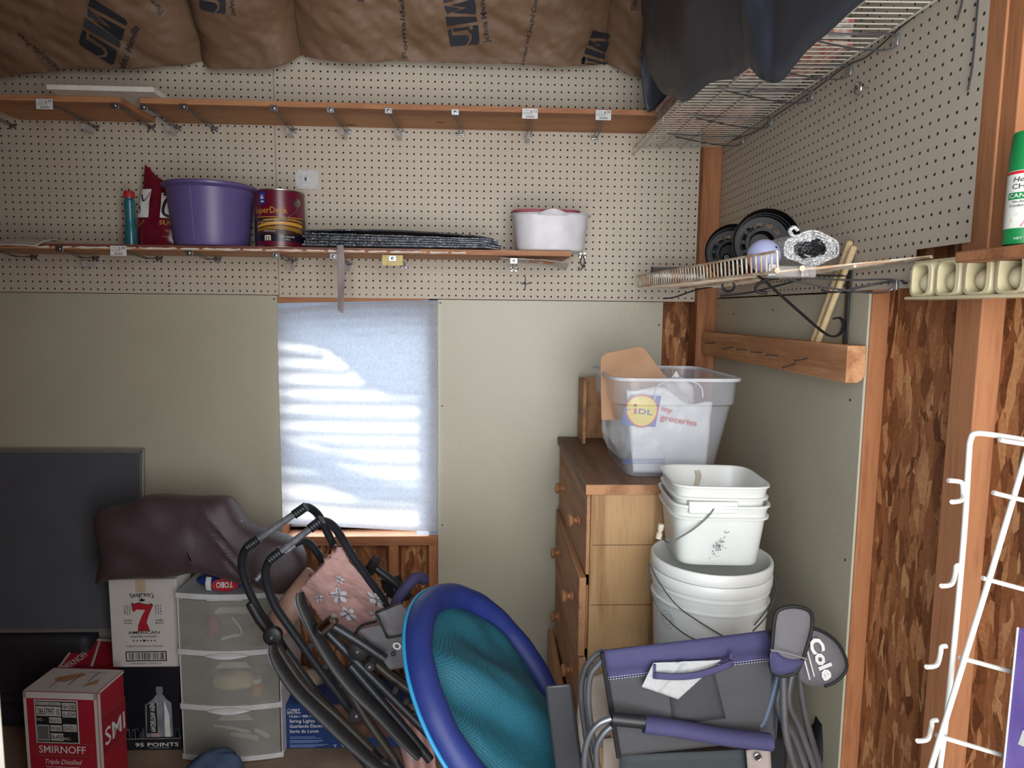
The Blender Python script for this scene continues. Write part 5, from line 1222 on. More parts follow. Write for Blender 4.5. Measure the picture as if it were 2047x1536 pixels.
# blue/white/red bag under it
c0 = at(455, 1160, -.24); zb_ = zz[3]+.018
t = thing('salt_bag', 'blue white and red plastic bag upside down on the drawer tower', 'bag', (c0.x, c0.y, zb_))
M_BW = mat('blue bag plastic', (34, 62, 132), .3, bump=.5, bscale=30)
def sb(u, v):
    a = 6.2832*u; s_ = math.sin(math.pi*v); return V((c0.x+.105*math.cos(a)*s_, c0.y+.055*math.sin(a)*s_, zb_+.026-.026*math.cos(math.pi*v)))+V((0,0,.004*nz((math.cos(a)*3, math.sin(a)*3, v*5), 1, 1)))
b = MB(); b.grid(sb, 40, 16, M_BW, cu=True); b.build('bag_body', t, angle=180)
mp = lambda x, y: V((c0.x+x, c0.y-.055*math.sqrt(max(0, 1-(x/.105)**2-((y-.024)/.036)**2*.6))-.006, zb_+y))
b = MB(); b.rect(-.055, .004, -.035, .050, mp, M_WHITE, 3, 6); b.poly([(.045*math.cos(k*.39), .023*math.sin(k*.39)) for k in range(16)], lambda x, y: mp(x, y)+V((0,-.001,0)), M_RED, .012, .026); b.text('TOBO', lambda x, y: mp(x, y)+V((0,-.003,0)), .012, .038, .020, M_WHITE, w=.055, rot=R(180), bold=.05); b.build('printed_label', t, flat=True)
# blue denim bundle in front, bottom edge
c0 = at(430, 1503, -.47); c0.z -= .085; hz = c0.z
blob('denim_bundle', 'crumpled blue denim cloth on the floor before the drawer tower', 'cloth', tuple(c0), .1, (1.0,.6,.85), mat('worn blue denim', (66, 82, 108), .85, c2=(48, 62, 86), scale=14, bump=.8, bscale=40), 6)
# ================================================================ DRESSER, TOTE, BUCKETS
M_OAK = wood('oak veneer side', (176, 142, 100), (144, 110, 74), 'Z', 16, knots=False)
M_OAKF = wood('worn oak drawer front', (176, 130, 92), (140, 98, 66), 'Y', 12, knots=False)
M_OAKT = wood('grimy dresser top', (128, 98, 76), (98, 74, 58), 'Y', 10, knots=False)
M_KNOB = mat('varnished wooden knob', (174, 124, 84), .35, c2=(148, 100, 64), scale=30)
YN = -.73; cN = at(1180, 968, YN); zD = cN.z; XD0 = cN.x; XD1 = XD0+.42
t = thing('dresser', 'worn oak dresser with round wooden knobs, its drawers facing left', 'dresser', ((XD0+XD1)/2, -.38, 0))
b = MB(); b.box((XD0-.012, YN-.006, zD-.028), (XD1, -.02, zD), M_OAKT); b.build('dresser_top', t, bevel=.003)
b = MB(); b.box((XD0-.013, YN-.0075, zD-.029), (XD1, YN-.0045, zD-.001), M_OAKF); b.build('top_edging', t, bevel=.001)
b = MB(); b.box((XD0+.004, YN, .0), (XD1, YN+.016, zD-.028), M_OAK); b.box((XD0+.004, -.045, .0), (XD1, -.03, zD-.028), M_OAK); b.box((XD1-.008, YN+.016, .03), (XD1, -.045, zD-.028), M_OAK)
b.box((XD0+.004, YN+.0005, zD-.19), (XD1, YN+.002, zD-.188), M_OAK)
b.box((XD0+.01, YN+.016, .03), (XD1, -.045, .04), M_OAK); b.build('carcass', t, bevel=.0015)
b = MB(); 
for z_ in (zD-.175, zD-.350, zD-.525, zD-.70): b.box((XD0+.01, YN-.0006, z_-.0008), (XD1-.004, YN-.0001, z_+.0008), mat('dark joint line', (70, 48, 34), .8))
b.build('panel_seam', t)
hs_ = .232; zt_ = zD-.034
for k in range(4):
    z1 = zt_-k*(hs_+.006); z0 = z1-hs_; out = (.006, .024, .020, .050)[k]; tl_ = (0, .008, .006, .010)[k]
    b = MB(); xa = XD0-out; 
    b.hexa([V((xa, YN+.012-tl_, z0)), V((xa+.02, YN+.012-tl_, z0)), V((xa+.02+tl_, -.055, z0)), V((xa+tl_, -.055, z0)), V((xa, YN+.012-tl_, z1)), V((xa+.02, YN+.012-tl_, z1)), V((xa+.02+tl_, -.055, z1)), V((xa+tl_, -.055, z1))], M_OAKF)
    b.box((xa+.02, YN+.022, z0+.012), (XD1-.03, YN+.032, z1-.03), M_OAKF); b.box((xa+.02+tl_, -.075, z0+.012), (XD1-.03, -.065, z1-.03), M_OAKF); b.box((xa+.02, YN+.03, z0+.012), (XD1-.03, -.07, z0+.018), M_OAKF)
    o = b.build('drawer', t, bevel=.002)
    for yk in (YN+.15, -.21):
        b = MB(); Mx = Matrix.Translation((xa+(yk-YN)*tl_/.6-.0, yk, (z0+z1)/2)) @ Matrix.Rotation(R(-90), 4, 'Y')
        b.lathe([(.016,0),(.016,.004),(.009,.008),(.009,.015),(.017,.020),(.020,.026),(.018,.031),(.012,.034),(0,.034)], M_KNOB, Mx, 20); b.build('knob', o)
# small tan wooden box behind the tote
t = thing('wooden_box', 'narrow tan wooden box standing on the dresser behind the clear tote', 'drawer', (XD0+.08, -.06, zD))
x0 = at(1161, 800, -.1).x; zt2 = at(1161, 757, -.1).z
b = MB(); b.box((x0, -.16, zD+.001), (x0+.012, -.04, zt2), M_OAKF); b.build('side_panel', t, bevel=.001)
b = MB(); b.box((x0+.012, -.055, zD+.001), (x0+.3, -.045, zt2), M_OAKF); b.build('back_panel', t, bevel=.001)
# ---- clear tote
M_TOTE = mat('clear tote plastic', (206, 210, 216), .2, alpha=.34, spec=.7, c2=(196, 200, 208)); M_TRIM = mat('clear tote rim plastic', (220, 222, 226), .3, alpha=.8)
YR = -.71; zr = at(1224, 756, YR).z; XL = at(1226, 756, YR).x; XRr = at(1495, 756, YR).x; YF = atz(1162, 730, zr).y; YF = min(YF, -.22)
cx = (XL+XRr)/2; cy = (YR+YF)/2; hx = (XRr-XL)/2; hy = (YF-YR)/2; Ht = zr-zD-.001
t = thing('storage_tote', 'big clear plastic tote of white bags on the dresser top', 'tote', (cx, cy, zD))
def tring(fx, z, n=56, sq=9):
    out = []
    for j in range(n):
        a = 2*math.pi*(j+.5)/n; c_, d_ = math.cos(a), math.sin(a); k = (abs(c_)**sq+abs(d_)**sq)**(-1/sq); out.append(V((cx+(hx-fx)*c_*k, cy+(hy-fx)*d_*k, z)))
    return out
def loft(b, rings, m):
    n = len(rings[0]); b.add(sum(rings, []), [(i*n+j, i*n+(j+1) % n, (i+1)*n+(j+1) % n, (i+1)*n+j) for i in range(len(rings)-1) for j in range(n)], m)
zb = zD+.001
b = MB(); base = tring(.062, zb); loft(b, [base, tring(.058, zb+.004), tring(.022, zb+Ht*.72), tring(.014, zb+Ht*.74), tring(.010, zr-.004)], M_TOTE)
b.add(base, [tuple(range(len(base)))], M_TOTE); b.build('tote_body', t)
b = MB(); loft(b, [tring(.010, zr-.010), tring(.001, zr-.010), tring(.0, zr-.008), tring(.0, zr-.001), tring(.003, zr), tring(.009, zr), tring(.010, zr-.004)], M_TRIM); b.build('rim', t)
b = MB(); fy = YR+.010
b.tube(smooth([at(1308, 800, fy), at(1311, 780, fy), at(1322, 767, fy), at(1345, 762, fy), at(1385, 764, fy), at(1402, 775, fy), at(1405, 795, fy)], 5), .0022, M_TRIM, 6); b.build('handle_moulding', t)
# cardboard piece and bags inside
c_ = [at(1200, 760, YR+.16), at(1356, 762, YR+.16), at(1300, 694, YR+.22), at(1198, 712, YR+.22)]
b = MB(); P_ = [(0,-.12),(.205,-.12),(.205,0),(.135,.098),(.118,.103),(.018,.082),(.002,.07),(0,.05)]
b.prism(P_, at(1201, 760, YR+.17), (1,0,0), (0,.25,.97), (0,.004,0), M_CARD); tag(b.build('cardboard_piece', origin=at(1201, 760, YR+.17)), 'rounded brown cardboard flap sticking out of the clear tote', 'cardboard')
M_PBAG = mat('thin white bag plastic', (232, 232, 232), .35, c2=(214, 214, 216), scale=9, bump=.9, bscale=26, subs=.1)
def crumple(name, label, c, sc, seed, amp=.25, par=None):
    b = MB(); c = V(c)
    def f(d): return 1+amp*noise.noise(d*1.6+V((seed, 0, 0)))+amp*.5*abs(noise.noise(d*4+V((0, seed, 0))))+amp*.25*abs(noise.noise(d*9+V((0, 0, seed))))
    b.ball(c, 1, M_PBAG, 26, sc, f)
    if par is not None: return b.build(name, par, angle=180)
    return tag(b.build(name, origin=c-V((0,0,sc[2])), angle=180), label, 'bag')
zbb = zD+.004
c0 = at(1335, 880, YR+.20)
crumple('plastic_bag', 'knotted white plastic bag with pointed top at the right inside the tote', (cx+.03, YR+.21, zbb+.20), (.070, .08, .075), 5, .3)
b = MB(); pk_ = at(1352, 741, YR+.2); b.grid(lambda u, v: pk_+V(((1-v)*.04*math.cos(6.28*u), (1-v)*.03*math.sin(6.28*u), -.06*(1-v)))*(1+.2*math.sin(u*25)*(1-v)), 20, 6, M_PBAG, cu=True)
tag(b.build('tissue', origin=pk_, angle=180), 'pointed white tissue peak rising at the middle of the tote rim', 'tissue')
crumple('plastic_bag', 'crumpled white bag at the left inside the clear tote', (cx-.09, YR+.32, zbb+.11), (.06, .085, .10), 8, .2)
# printed grocery logo, on the bag's front
def lg(px, py): p = at(px, py, YR+.062); return p
t = thing('plastic_bag', 'white grocery bag with yellow and blue logo inside the clear tote', 'bag', at(1330, 950, YR+.06))
crumple('bag_body', '', (cx-.005, YR+.155, zbb+.105), (.118, .085, .10), 3, .18, t)
def fr_(u, v):    # sheet from px
    px = 1252+(1424-1252)*u; py = 945+(770-945)*v; p = at(px, py, YR+.075-.012*math.sin(u*3.1)*math.sin(v*3.1)); p.z = max(p.z, zbb+.002); return p+V((0, .006*nz((u*5, v*5, 2), 1, 4)+.004*abs(nz((u*12+v*6, v*10, 2), 1, 4)), 0))
b = MB(); b.sheet(lambda u, v: fr_(.08*(1-v)+u*(1-.16*(1-v)), v*(1-.30*abs(u-.18)-.05*math.sin(u*11))), 26, 26, M_PBAG, -.0015); b.build('bag_front', t, angle=180)
b = MB(); mp = lambda px, py: at(px, py, YR+.056)
M_LB = mat('logo blue', (40, 84, 168), .4); M_LY = mat('logo yellow', (236, 214, 60), .4); M_LR = mat('logo red', (206, 50, 60), .4)
b.poly([(1262,790),(1322,792),(1310,854),(1242,850),(1246,822)], mp, M_LB)
mp2 = lambda px, py: at(px, py, YR+.0552); mp3 = lambda px, py: at(px, py, YR+.0545)
b.poly([(1283+33*math.cos(k*.2618)*(1-.12*math.sin(k*.2618)), 822+33*math.sin(k*.2618)) for k in range(24)], mp2, M_LR); b.poly([(1283+30*math.cos(k*.2618)*(1-.12*math.sin(k*.2618)), 822+30*math.sin(k*.2618)) for k in range(24)], mp3, M_LY)
mpt = lambda x, y: at(x, -y, YR+.0538)
b.text('DL', mpt, 1290, -829, 11, M_LB, w=28, bold=.06, rot=R(-6)); b.text('L', mpt, 1256, -820, 8, M_LB, w=10, bold=.05, rot=R(12)); b.poly([(1266,810),(1270,806),(1274,810),(1270,815)], mp3, M_LR); b.rect(1267, 817, 1273, 828, lambda x, y: at(x, y, YR+.0538), M_LR)
b.text('my', mpt, 1333, -824, 11, M_LR, w=22, bold=.05, rot=R(-14)); b.text('groceries', mpt, 1356, -846, 12, M_LR, w=74, bold=.04, rot=R(-10))
for k in range(3): b.rect(1245, 918+k*4, 1330, 919+k*4, mp2, M_LB)
b.build('printed_logo', t, flat=True)
# ---- buckets
M_BKT = mat('white bucket plastic', (224, 226, 222), .35, c2=(214, 216, 210), scale=7, spec=.5, subs=.05)
M_DIRT = mat('grimy rim plastic', (204, 196, 178), .6, c2=(176, 164, 140), scale=40)
M_GWIRE = mat('galvanised handle wire', (120, 124, 124), .4, .8)
Yb = -.90; cB = at(1421, 1108, Yb); xB, yB_ = cB.x, cB.y; zR = cB.z
zbase = zR-.375
def bucket(name, label, zrim, h, group='white buckets in the corner stack', stamp=False):
    t = thing(name, label, 'bucket', (xB, yB_, zrim-h), group)
    z0 = zrim-h; Mx = Matrix.Translation((xB, yB_, z0))
    pr = [(.128,0),(.130,.004),(.143,h-.075),(.147,h-.073),(.1475,h-.069),(.1435,h-.066),(.144,h-.030),(.150,h-.028),(.1515,h-.022),(.1515,h-.004),(.149,h),(.1445,h),(.1425,h-.006),(.140,h-.05),(.126,.006),(0,.006)]
    b = MB(); b.lathe([(0,0)]+pr, M_BKT, Mx, 72); b.build('bucket_body', t)
    return t
b = MB(); 
t = thing('storage_box', 'dark storage box under the white buckets, mostly hidden by camp chairs', 'box', (xB, yB_, 0))
b.box((xB-.17, yB_-.15, .001), (xB+.16, yB_+.15, zbase-.036), mat('black box plastic', (34, 34, 38), .5)); b.build('box_body', t, bevel=.01, seg=3)
b = MB(); b.box((xB-.175, yB_-.155, zbase-.036), (xB+.165, yB_+.155, zbase-.030), MATS['black box plastic']); b.build('lid', t, bevel=.003)
tb1 = bucket('plastic_bucket', 'outer round white bucket of the nested pair, lower rim showing', zR-.031, .37, stamp=True)
# print on bucket
b = MB(); a0 = math.atan2(CP.y-yB_, CP.x-xB); cyb = lambda u, v: V((xB+math.cos(a0+u/.141)*(.1425-(zR-.10-v)*.045), yB_+math.sin(a0+u/.141)*(.1425-(zR-.10-v)*.045), v))
for k in range(2): b.tube([cyb(-.108+.022*math.cos(j*.3927)*(1-k*.35), zR-.145+.022*math.sin(j*.3927)*(1-k*.35)) for j in range(16)], .0011, M_INK, 4, closed=True)
b.rect(-.125, zR-.117, -.095, zR-.103, cyb, M_INK, 4); b.text('R', cyb, -.108, zR-.152, .014, M_INK, bold=.04); b.build('printed_stamp', tb1)
tb2 = bucket('plastic_bucket', 'inner round white bucket of the nested pair holding the square bucket', zR, .365)
for tt, dz, dd, pts in ((tb1, 0, 0, [(1298,1125),(1298,1170),(1318,1220),(1360,1262),(1395,1282)]), (tb2, 0, 0, [(1300,1128),(1315,1160),(1352,1210),(1400,1245),(1445,1272)]), ):
    b = MB(); P_ = []
    for i, (px, py) in enumerate(pts): P_.append(at(px, py, Yb-.05-.10*min(1, i*.5)))
    b.tube(smooth(P_, 5), .0017, M_GWIRE, 6); b.build('wire_handle', tt)
for tt, pts in ((tb1, [(1546,1140),(1554,1165),(1548,1200),(1530,1235),(1505,1262)]), (tb2, [(1544,1150),(1549,1180),(1535,1215),(1508,1250)])):
    b = MB(); b.tube(smooth([at(px, py, Yb-.02-.04*i) for i, (px, py) in enumerate(pts)], 5), .0017, M_GWIRE, 6); b.build('handle_side', tt)
# square buckets
def sqb(label, zrim, h, hw, rimz, latch=False):
    t = thing('square_bucket', label, 'bucket', (xS, yS, zrim-h), 'square white buckets nested on top')
    def ring(w_, z, n=64, sq=5.5):
        out = []
        for j in range(n):
            a = 2*math.pi*(j+.5)/n; c1_, d_ = math.cos(a), math.sin(a); k = (abs(c1_)**sq+abs(d_)**sq)**(-1/sq); q_ = V((w_*c1_*k, w_*d_*k, 0)); q_.rotate(Matrix.Rotation(R(-4), 3, 'Z')); out.append(V((xS, yS, z))+q_)
        return out
    z0 = zrim-h; fl = lambda z: hw*(.84+.16*(z-z0)/h)
    rs = [ring(.001, z0), ring(fl(z0), z0), ring(fl(z0)+.002, z0+.004), ring(fl(zrim-rimz), zrim-rimz), ring(fl(zrim-rimz)+.007, zrim-rimz+.001), ring(fl(zrim-rimz)+.008, zrim-rimz+.006), ring(fl(zrim-rimz)+.001, zrim-rimz+.008), ring(fl(zrim)+.001, zrim-.007), ring(fl(zrim)+.005, zrim-.005), ring(fl(zrim)+.005, zrim), ring(fl(zrim)-.001, zrim), ring(fl(zrim)-.004, zrim-.006), ring(fl(z0)-.003, z0+.006), ring(.001, z0+.006)]
    b = MB(); loft(b, rs, M_BKT); b.build('bucket_body', t); return t, fl, z0
Yq = -.87; cS = at(1424, 950, Yq); xS, yS = cS.x, cS.y; zS_ = cS.z
zq0 = at(1430, 1128, Yq-.1).z
H1 = zS_-.045-zq0
t1, fl, z0 = sqb('outer square white bucket with wire handle, inside the round buckets', zS_-.048, H1, .119, .036)
yf = yS-fl(zS_-.1)-.004
b = MB(); o_ = at(1330, 1040, yf)
pl = plane((0, yf-.001, 0), (1,0,0), (0,0,1)); L_ = lambda px, py: at(px, py, yf-.004)
b.hexa([L_(1378,1028), L_(1476,1028), L_(1476,1028)+V((0,.02,0)), L_(1378,1028)+V((0,.02,0)), L_(1378,1004), L_(1476,1004), L_(1476,1004)+V((0,.02,0)), L_(1378,1004)+V((0,.02,0))], M_BKT)
b.build('handle_boss', t1, bevel=.003)
b = MB(); b.tube(smooth([L_(1427,1017), L_(1415,1033), L_(1390,1055), L_(1362,1073), L_(1342,1084), L_(1332,1083), L_(1322,1074), L_(1316,1068)], 5), .0022, mat('dark handle wire', (84, 86, 84), .4, .7), 8); b.build('wire_handle', t1)
b = MB(); A_ = L_(1316,1077); B_ = L_(1322,1048); b.tube([A_, A_.lerp(B_, .4), A_.lerp(B_, .42), A_.lerp(B_, .58), A_.lerp(B_, .6), B_], [.0075, .0075, .005, .005, .0075, .0075], M_DIRT, 12); b.build('grip', t1)
b = MB(); rr_ = random.Random(4); FQ = plane((0, yf+.0062, 0), (1,0,0), (0,0,1))
for k in range(70):
    a = rr_.gauss(0, 1); px = 1436+a*9+rr_.gauss(0, 4); py = 1092-a*13+rr_.gauss(0, 5); p = at(px, py, yf+.0005+.0); s_ = .0004+.0009*rr_.random()
    b.add([p+V((-s_,0,-s_)), p+V((s_,0,-s_)), p+V((s_,0,s_)), p+V((-s_,0,s_))], [(0,1,2,3)], M_INK)
b.build('ink_spatter', t1, flat=True)
t2, fl2, z02 = sqb('inner square white bucket on top, open, at the very top of the stack', zS_, H1, .116, .036)
b = MB(); g_ = lambda u, v: V((xS-.012+.014*u+.004*math.sin(v*9), yS+fl2(zS_-.02)-.012, zS_-.012-.10*v)); b.grid(g_, 2, 10, M_DIRT); b.build('dried_drip', t2)
# ================================================================ POOL FLOAT
M_FB = mat('royal blue nylon', (34, 52, 122), .55, c2=(28, 42, 104), scale=5, bump=.35, bscale=24)
M_CY = mat('cyan piping', (46, 150, 200), .5)
M_MESH = bpy.data.materials.new('teal mesh fabric'); M_MESH.use_nodes = True; nt = M_MESH.node_tree; pb = nt.nodes['Principled BSDF']; L = nt.links.new
pb.inputs['Roughness'].default_value = .7
tc = nt.nodes.new('ShaderNodeTexCoord'); vo = nt.nodes.new('ShaderNodeTexVoronoi'); vo.inputs['Scale'].default_value = 210; vo.inputs['Randomness'].default_value = .15; L(tc.outputs['Object'], vo.inputs['Vector'])
rp = nt.nodes.new('ShaderNodeValToRGB'); rp.color_ramp.elements[0].position = .25; rp.color_ramp.elements[1].position = .5; rp.color_ramp.elements[0].color = lin((16, 58, 72)); rp.color_ramp.elements[1].color = lin((28, 100, 118)); L(vo.outputs['Distance'], rp.inputs[0]); L(rp.outputs[0], pb.inputs['Base Color'])
Cc = CP+ray(992.5, 1394.4)*1.7; th_, ph_, R_f = .8943, 1.3503, .3148
Av = CR @ V((math.cos(th_), -math.sin(th_), 0))*R_f; Bv = CR @ V((math.sin(th_)*math.cos(ph_), math.cos(th_)*math.cos(ph_), -math.sin(ph_)))*R_f
Rf = Av.length; Nf = Av.cross(Bv).normalized()
if (Nf.dot(CP-Cc)) < 0: Nf = -Nf
t = thing('pool_float', 'round royal blue pool float with sagging teal mesh seat', 'pool float', (Cc.x, Cc.y, 0.02))
rt = .034
kk = (Rf-rt)/Rf
circ = [Cc+(Av*math.cos(a*math.pi/40)+Bv*math.sin(a*math.pi/40))*kk for a in range(80)]
rr = [rt*(1+.05*math.sin(a*1.1)*math.sin(a*.37)) for a in range(80)]
b = MB(); b.tube(circ, rr, M_FB, 20, closed=True, up=Nf); b.build('inflated_ring', t, angle=180)
b = MB(); b.tube([Cc+(Av*math.cos(a*math.pi/40)+Bv*math.sin(a*math.pi/40))*(1.002)-Nf*.012 for a in range(80)], .0045, M_CY, 8, closed=True); b.build('piping', t)

down = V((0, 0, -1)); dpl = (down-Nf*down.dot(Nf)); right = V((1, 0, 0))
def mesh(u, v):
    a = u*2*math.pi; r_ = v; rk = kk-.085
    base = Cc+(Av*math.cos(a)+Bv*math.sin(a))*rk*r_
    s_ = (1-r_**2.2)
    d = math.cos(a)*r_; e = math.sin(a)*r_
    fold = .014*math.sin(6.5*e-d*2.4+1.5*d*d+.8)+.010*nz((d*2+e, e*3-d, 0), 1, 3)+.012*max(0, math.sin(d*2.2-e*5+1))**4
    return base+Nf*(.035*s_+fold*min(1, s_*3)-.008)+dpl*(.08*s_)+right*(.035*s_)
b = MB(); b.grid(mesh, 120, 44, M_MESH, cu=True); b.build('mesh_seat', t, angle=180)
# ================================================================ FOLDED LOUNGE CHAIRS
M_TUB = mat('dark powder coated tube', (38, 42, 48), .42, .2, bump=.1, bscale=200); M_TUBD = mat('black dusty plastic', (24, 25, 28), .5, c2=(36, 34, 34), scale=30); M_SILV = mat('scuffed silver grey tube', (150, 154, 160), .42, .5, c2=(104, 108, 114), scale=50, bump=.3)
M_BRN = mat('dark olive brown tube', (62, 56, 48), .45, .2, c2=(44, 42, 40), scale=20)
def path(pts, Y0, Y1=None, n=6):
    k = len(pts)-1; return smooth([at(p[0], p[1], (p[2] if len(p) > 2 else Y0+(Y1-Y0)*i/k if Y1 is not None else Y0)) for i, p in enumerate(pts)], n)
def lounger(label, loc, bar, left, right, low, Yt, extra, arms, joints, clamps):
    t = thing('folding_lounger', label, 'lounge chair', loc, 'folded black loungers leaning under the window')
    b = MB(); b.tube([at(*bar[0], Yt), at(*bar[1], Yt)], .0098, M_SILV, 14); b.build('head_bar', t)
    for c in clamps:
        A_ = at(c[0], c[1], Yt); D_ = (at(*bar[1], Yt)-at(*bar[0], Yt)).normalized()
        b = MB(); b.tube([A_-D_*.02+D_*j*.004 for j in range(11)], [.0125 if j % 2 else .0140 for j in range(11)], M_TUB, 14); b.build('ribbed_sleeve', t)
    b = MB(); b.tube(path(left, Yt, Yt+.10), .0115, M_TUB, 12); b.build('left_side_tube', t)
    b = MB(); b.tube(path(right, Yt, Yt+.16), .0115, M_TUB, 12); b.build('right_side_tube', t)
    for nm, pts, r_, m_, y0, y1 in extra:
        b = MB(); b.tube(path(pts, y0, y1), r_, m_, 12); b.build(nm, t)
    for pts, y0, y1 in arms:
        b = MB(); P_ = path(pts, y0, y1); k = len(P_); b.tube(P_, [.019*min(1, .45+.55*math.sin(math.pi*min(1, max(0, (i+.5)/k)))**.4) for i in range(k)], M_TUBD, 14, flat=.42, up=(.75, -.55, .4)); b.build('armrest', t)
        b = MB(); b.tube([p+V((-.012, -.009, -.004)) for p in P_], .0016, M_SILV, 6); b.build('armrest_seam', t)
    for px, py, y, r_ in joints:
        c = at(px, py, y); b = MB(); Mx = Matrix.Translation(c) @ Matrix.Rotation(R(90), 4, 'X')
        b.lathe([(0,-.012),(r_,-.012),(r_,.006),(r_*.8,.010),(0,.010)], M_TUBD, Mx, 24); o = b.build('pivot_plate', t)
        b = MB(); b.lathe([(0,.010),(.005,.010),(.004,.0135),(0,.014)], M_SILV, Mx, 12); b.build('rivet', o)
    return t
t1 = lounger('folded lounger whose silver head bar stands higher, behind the other one', at(640, 1536, -.6),
  [(508,1084),(600,1020)],
  [(508,1084),(494,1094),(485,1112),(484,1140),(497,1180),(520,1225),(552,1270),(585,1325)], [(600,1020),(612,1014),(626,1020),(640,1036),(662,1080),(690,1130),(725,1190),(762,1250)], None, -.66,
  [('frame_tube', [(585,1325),(650,1420),(700,1490),(760,1560)], .0125, M_TUB, -.56, -.62),
   ('cross_tube', [(512,1160),(548,1122),(590,1090)], .0085, M_SILV, -.60, -.56),
   ('frame_tube', [(590,1088),(604,1082),(622,1090),(645,1122),(672,1160)], .0115, M_TUB, -.55, -.48),
   ('frame_tube', [(548,1285),(605,1370),(680,1440),(742,1500)], .0135, M_BRN, -.66, -.68),
   ('frame_tube', [(570,1300),(640,1395),(712,1470),(772,1530)], .012, M_TUB, -.62, -.63),
   ('locking_bracket', [(500,1205),(520,1240),(548,1275)], .014, M_TUBD, -.60, -.60)],
  [([(545,1288),(552,1320),(590,1378),(650,1438),(700,1486),(748,1528),(790,1556)], -.72, -.74)],
  [(545,1272,-.70,.026),(714,1428,-.72,.024),(768,1536,-.72,.022)], [(507,1085),(600,1021)])
t2 = lounger('folded lounger in front with lower silver head bar and floral pad beside it', at(760, 1536, -.7),
  [(553,1110),(632,1048)],
  [(553,1110),(540,1120),(531,1140),(534,1170),(552,1215),(590,1270),(640,1340),(700,1420)], [(632,1048),(646,1042),(664,1050),(682,1074),(710,1120),(752,1180),(800,1245)], None, -.74,
  [('frame_tube', [(640,1300),(690,1370),(740,1450),(790,1520)], .0115, M_BRN, -.74, -.76),
   ('frame_tube', [(650,1260),(720,1330),(810,1420),(870,1480)], .013, M_TUB, -.76, -.80),
   ('frame_tube', [(705,1270),(760,1335),(840,1395),(900,1440)], .0125, M_BRN, -.74, -.76),
   ('frame_tube', [(735,1300),(790,1350),(850,1400)], .0115, M_TUB, -.68, -.70),
   ('frame_tube', [(660,1330),(720,1420),(770,1490),(800,1540)], .0125, M_TUB, -.72, -.74),
   ('frame_tube', [(700,1330),(760,1400),(820,1470),(860,1520)], .0125, M_TUB, -.78, -.80)],
  [([(600,1185),(606,1215),(650,1300),(700,1370),(760,1430),(810,1485),(840,1515)], -.80, -.84)],
  [(716,1300,-.80,.028),(740,1330,-.80,.016),(640,1262,-.82,.018)], [(552,1110),(632,1048)])
# small toothed lock strips seen between the tubes
for par, pts in ((t1, [(622,1290),(652,1330),(684,1368)]), (t2, [(790,1380),(812,1402),(832,1424)])):
    for px, py in pts:
        b = MB(); c = at(px, py, -.80); b.hexa([c+V(q_) for q_ in ((-.010,-.004,-.006),(.004,-.004,-.012),(.004,.008,-.012),(-.010,.008,-.006),(-.004,-.004,.008),(.010,-.004,.002),(.010,.008,.002),(-.004,.008,.008))], M_TUBD); b.build('lock_tooth', par, bevel=.001)
# T shaped handles
def tee(label, a, b_, tail, Y, shiny):
    t = thing('clamp_handle', label, 'handle', at(*tail[-1], Y+.05), 'short barrel handles among the folded frames')
    bb = MB(); A_ = at(*a, Y); B_ = at(*b_, Y-.02); bb.tube([A_, A_.lerp(B_, .02), A_.lerp(B_, .98), B_], [.012, .0155, .0155, .013], M_CHR if shiny else M_TUBD, 18); bb.build('barrel', t)
    bb = MB(); D_ = (B_-A_).normalized(); bb.tube([A_-D_*.004, A_+D_*.012], .0175, M_TUBD, 18); bb.build('end_cap', t)
    bb = MB(); bb.tube([at(*p, Y+.02) for p in tail], .0125, M_TUB, 12); bb.build('tube', t)
    return t
tee('silver faced barrel handle beside the lower edge of the floral pad', (640,1262), (668,1238), [(660,1248),(720,1285),(770,1318)], -.86, True)
tee('black barrel handle against the wood below the window', (737,1142), (752,1118), [(745,1132),(785,1162),(820,1195)], -.50, False)
# floral cushion pad
M_FLOR = mat('dusty pink floral cotton', (184, 148, 142), .8, c2=(166, 128, 122), scale=7, bump=.5, bscale=16)
FL = [[(600,1180),(648,1130),(684,1093)],[(622,1212),(672,1160),(700,1125)],[(640,1240),(700,1180),(740,1165)],[(680,1262),(730,1215),(775,1200)],[(722,1285),(760,1250),(800,1222)]]
def bez3(r_, u):
    a, m_, c = r_; return ((1-u)**2*a[0]+2*u*(1-u)*m_[0]+u*u*c[0], (1-u)**2*a[1]+2*u*(1-u)*m_[1]+u*u*c[1])
def flo(u, v):
    k = min(3, int(v*4)); f = v*4-k; A_ = bez3(FL[k], u); B_ = bez3(FL[k+1], u)
    px = A_[0]+(B_[0]-A_[0])*f; py = A_[1]+(B_[1]-A_[1])*f
    puff = .018*math.sin(math.pi*u)**.5*(.5+.5*abs(math.cos(v*math.pi*2)))
    q_ = math.exp(-((u-.55)**2+(v-.55)**2)*60)*.015
    return at(px, py, -.62+.05*v-.02*u-puff+q_+.008*nz((u*5, v*6, 0), 1, 3)+.006*abs(nz((u*14-v*8, v*9, 1), 1, 5)))
t = thing('floral_cushion', 'dusty pink seat pad with grey and white flowers among the folded loungers', 'cushion', flo(.5, 1))
b = MB(); b.sheet(flo, 40, 48, M_FLOR, -.035); b.build('pad', t, angle=180)
M_PETAL = mat('white petals print', (216, 212, 214), .8, c2=(170, 172, 184), scale=60); M_GLEAF = mat('grey leaf print', (112, 116, 128), .8)
def fm2(o): return lambda u, v: flo(min(.98, max(.02, u)), min(.98, max(.02, v)))+V((0, -o, 0))
b = MB(); 
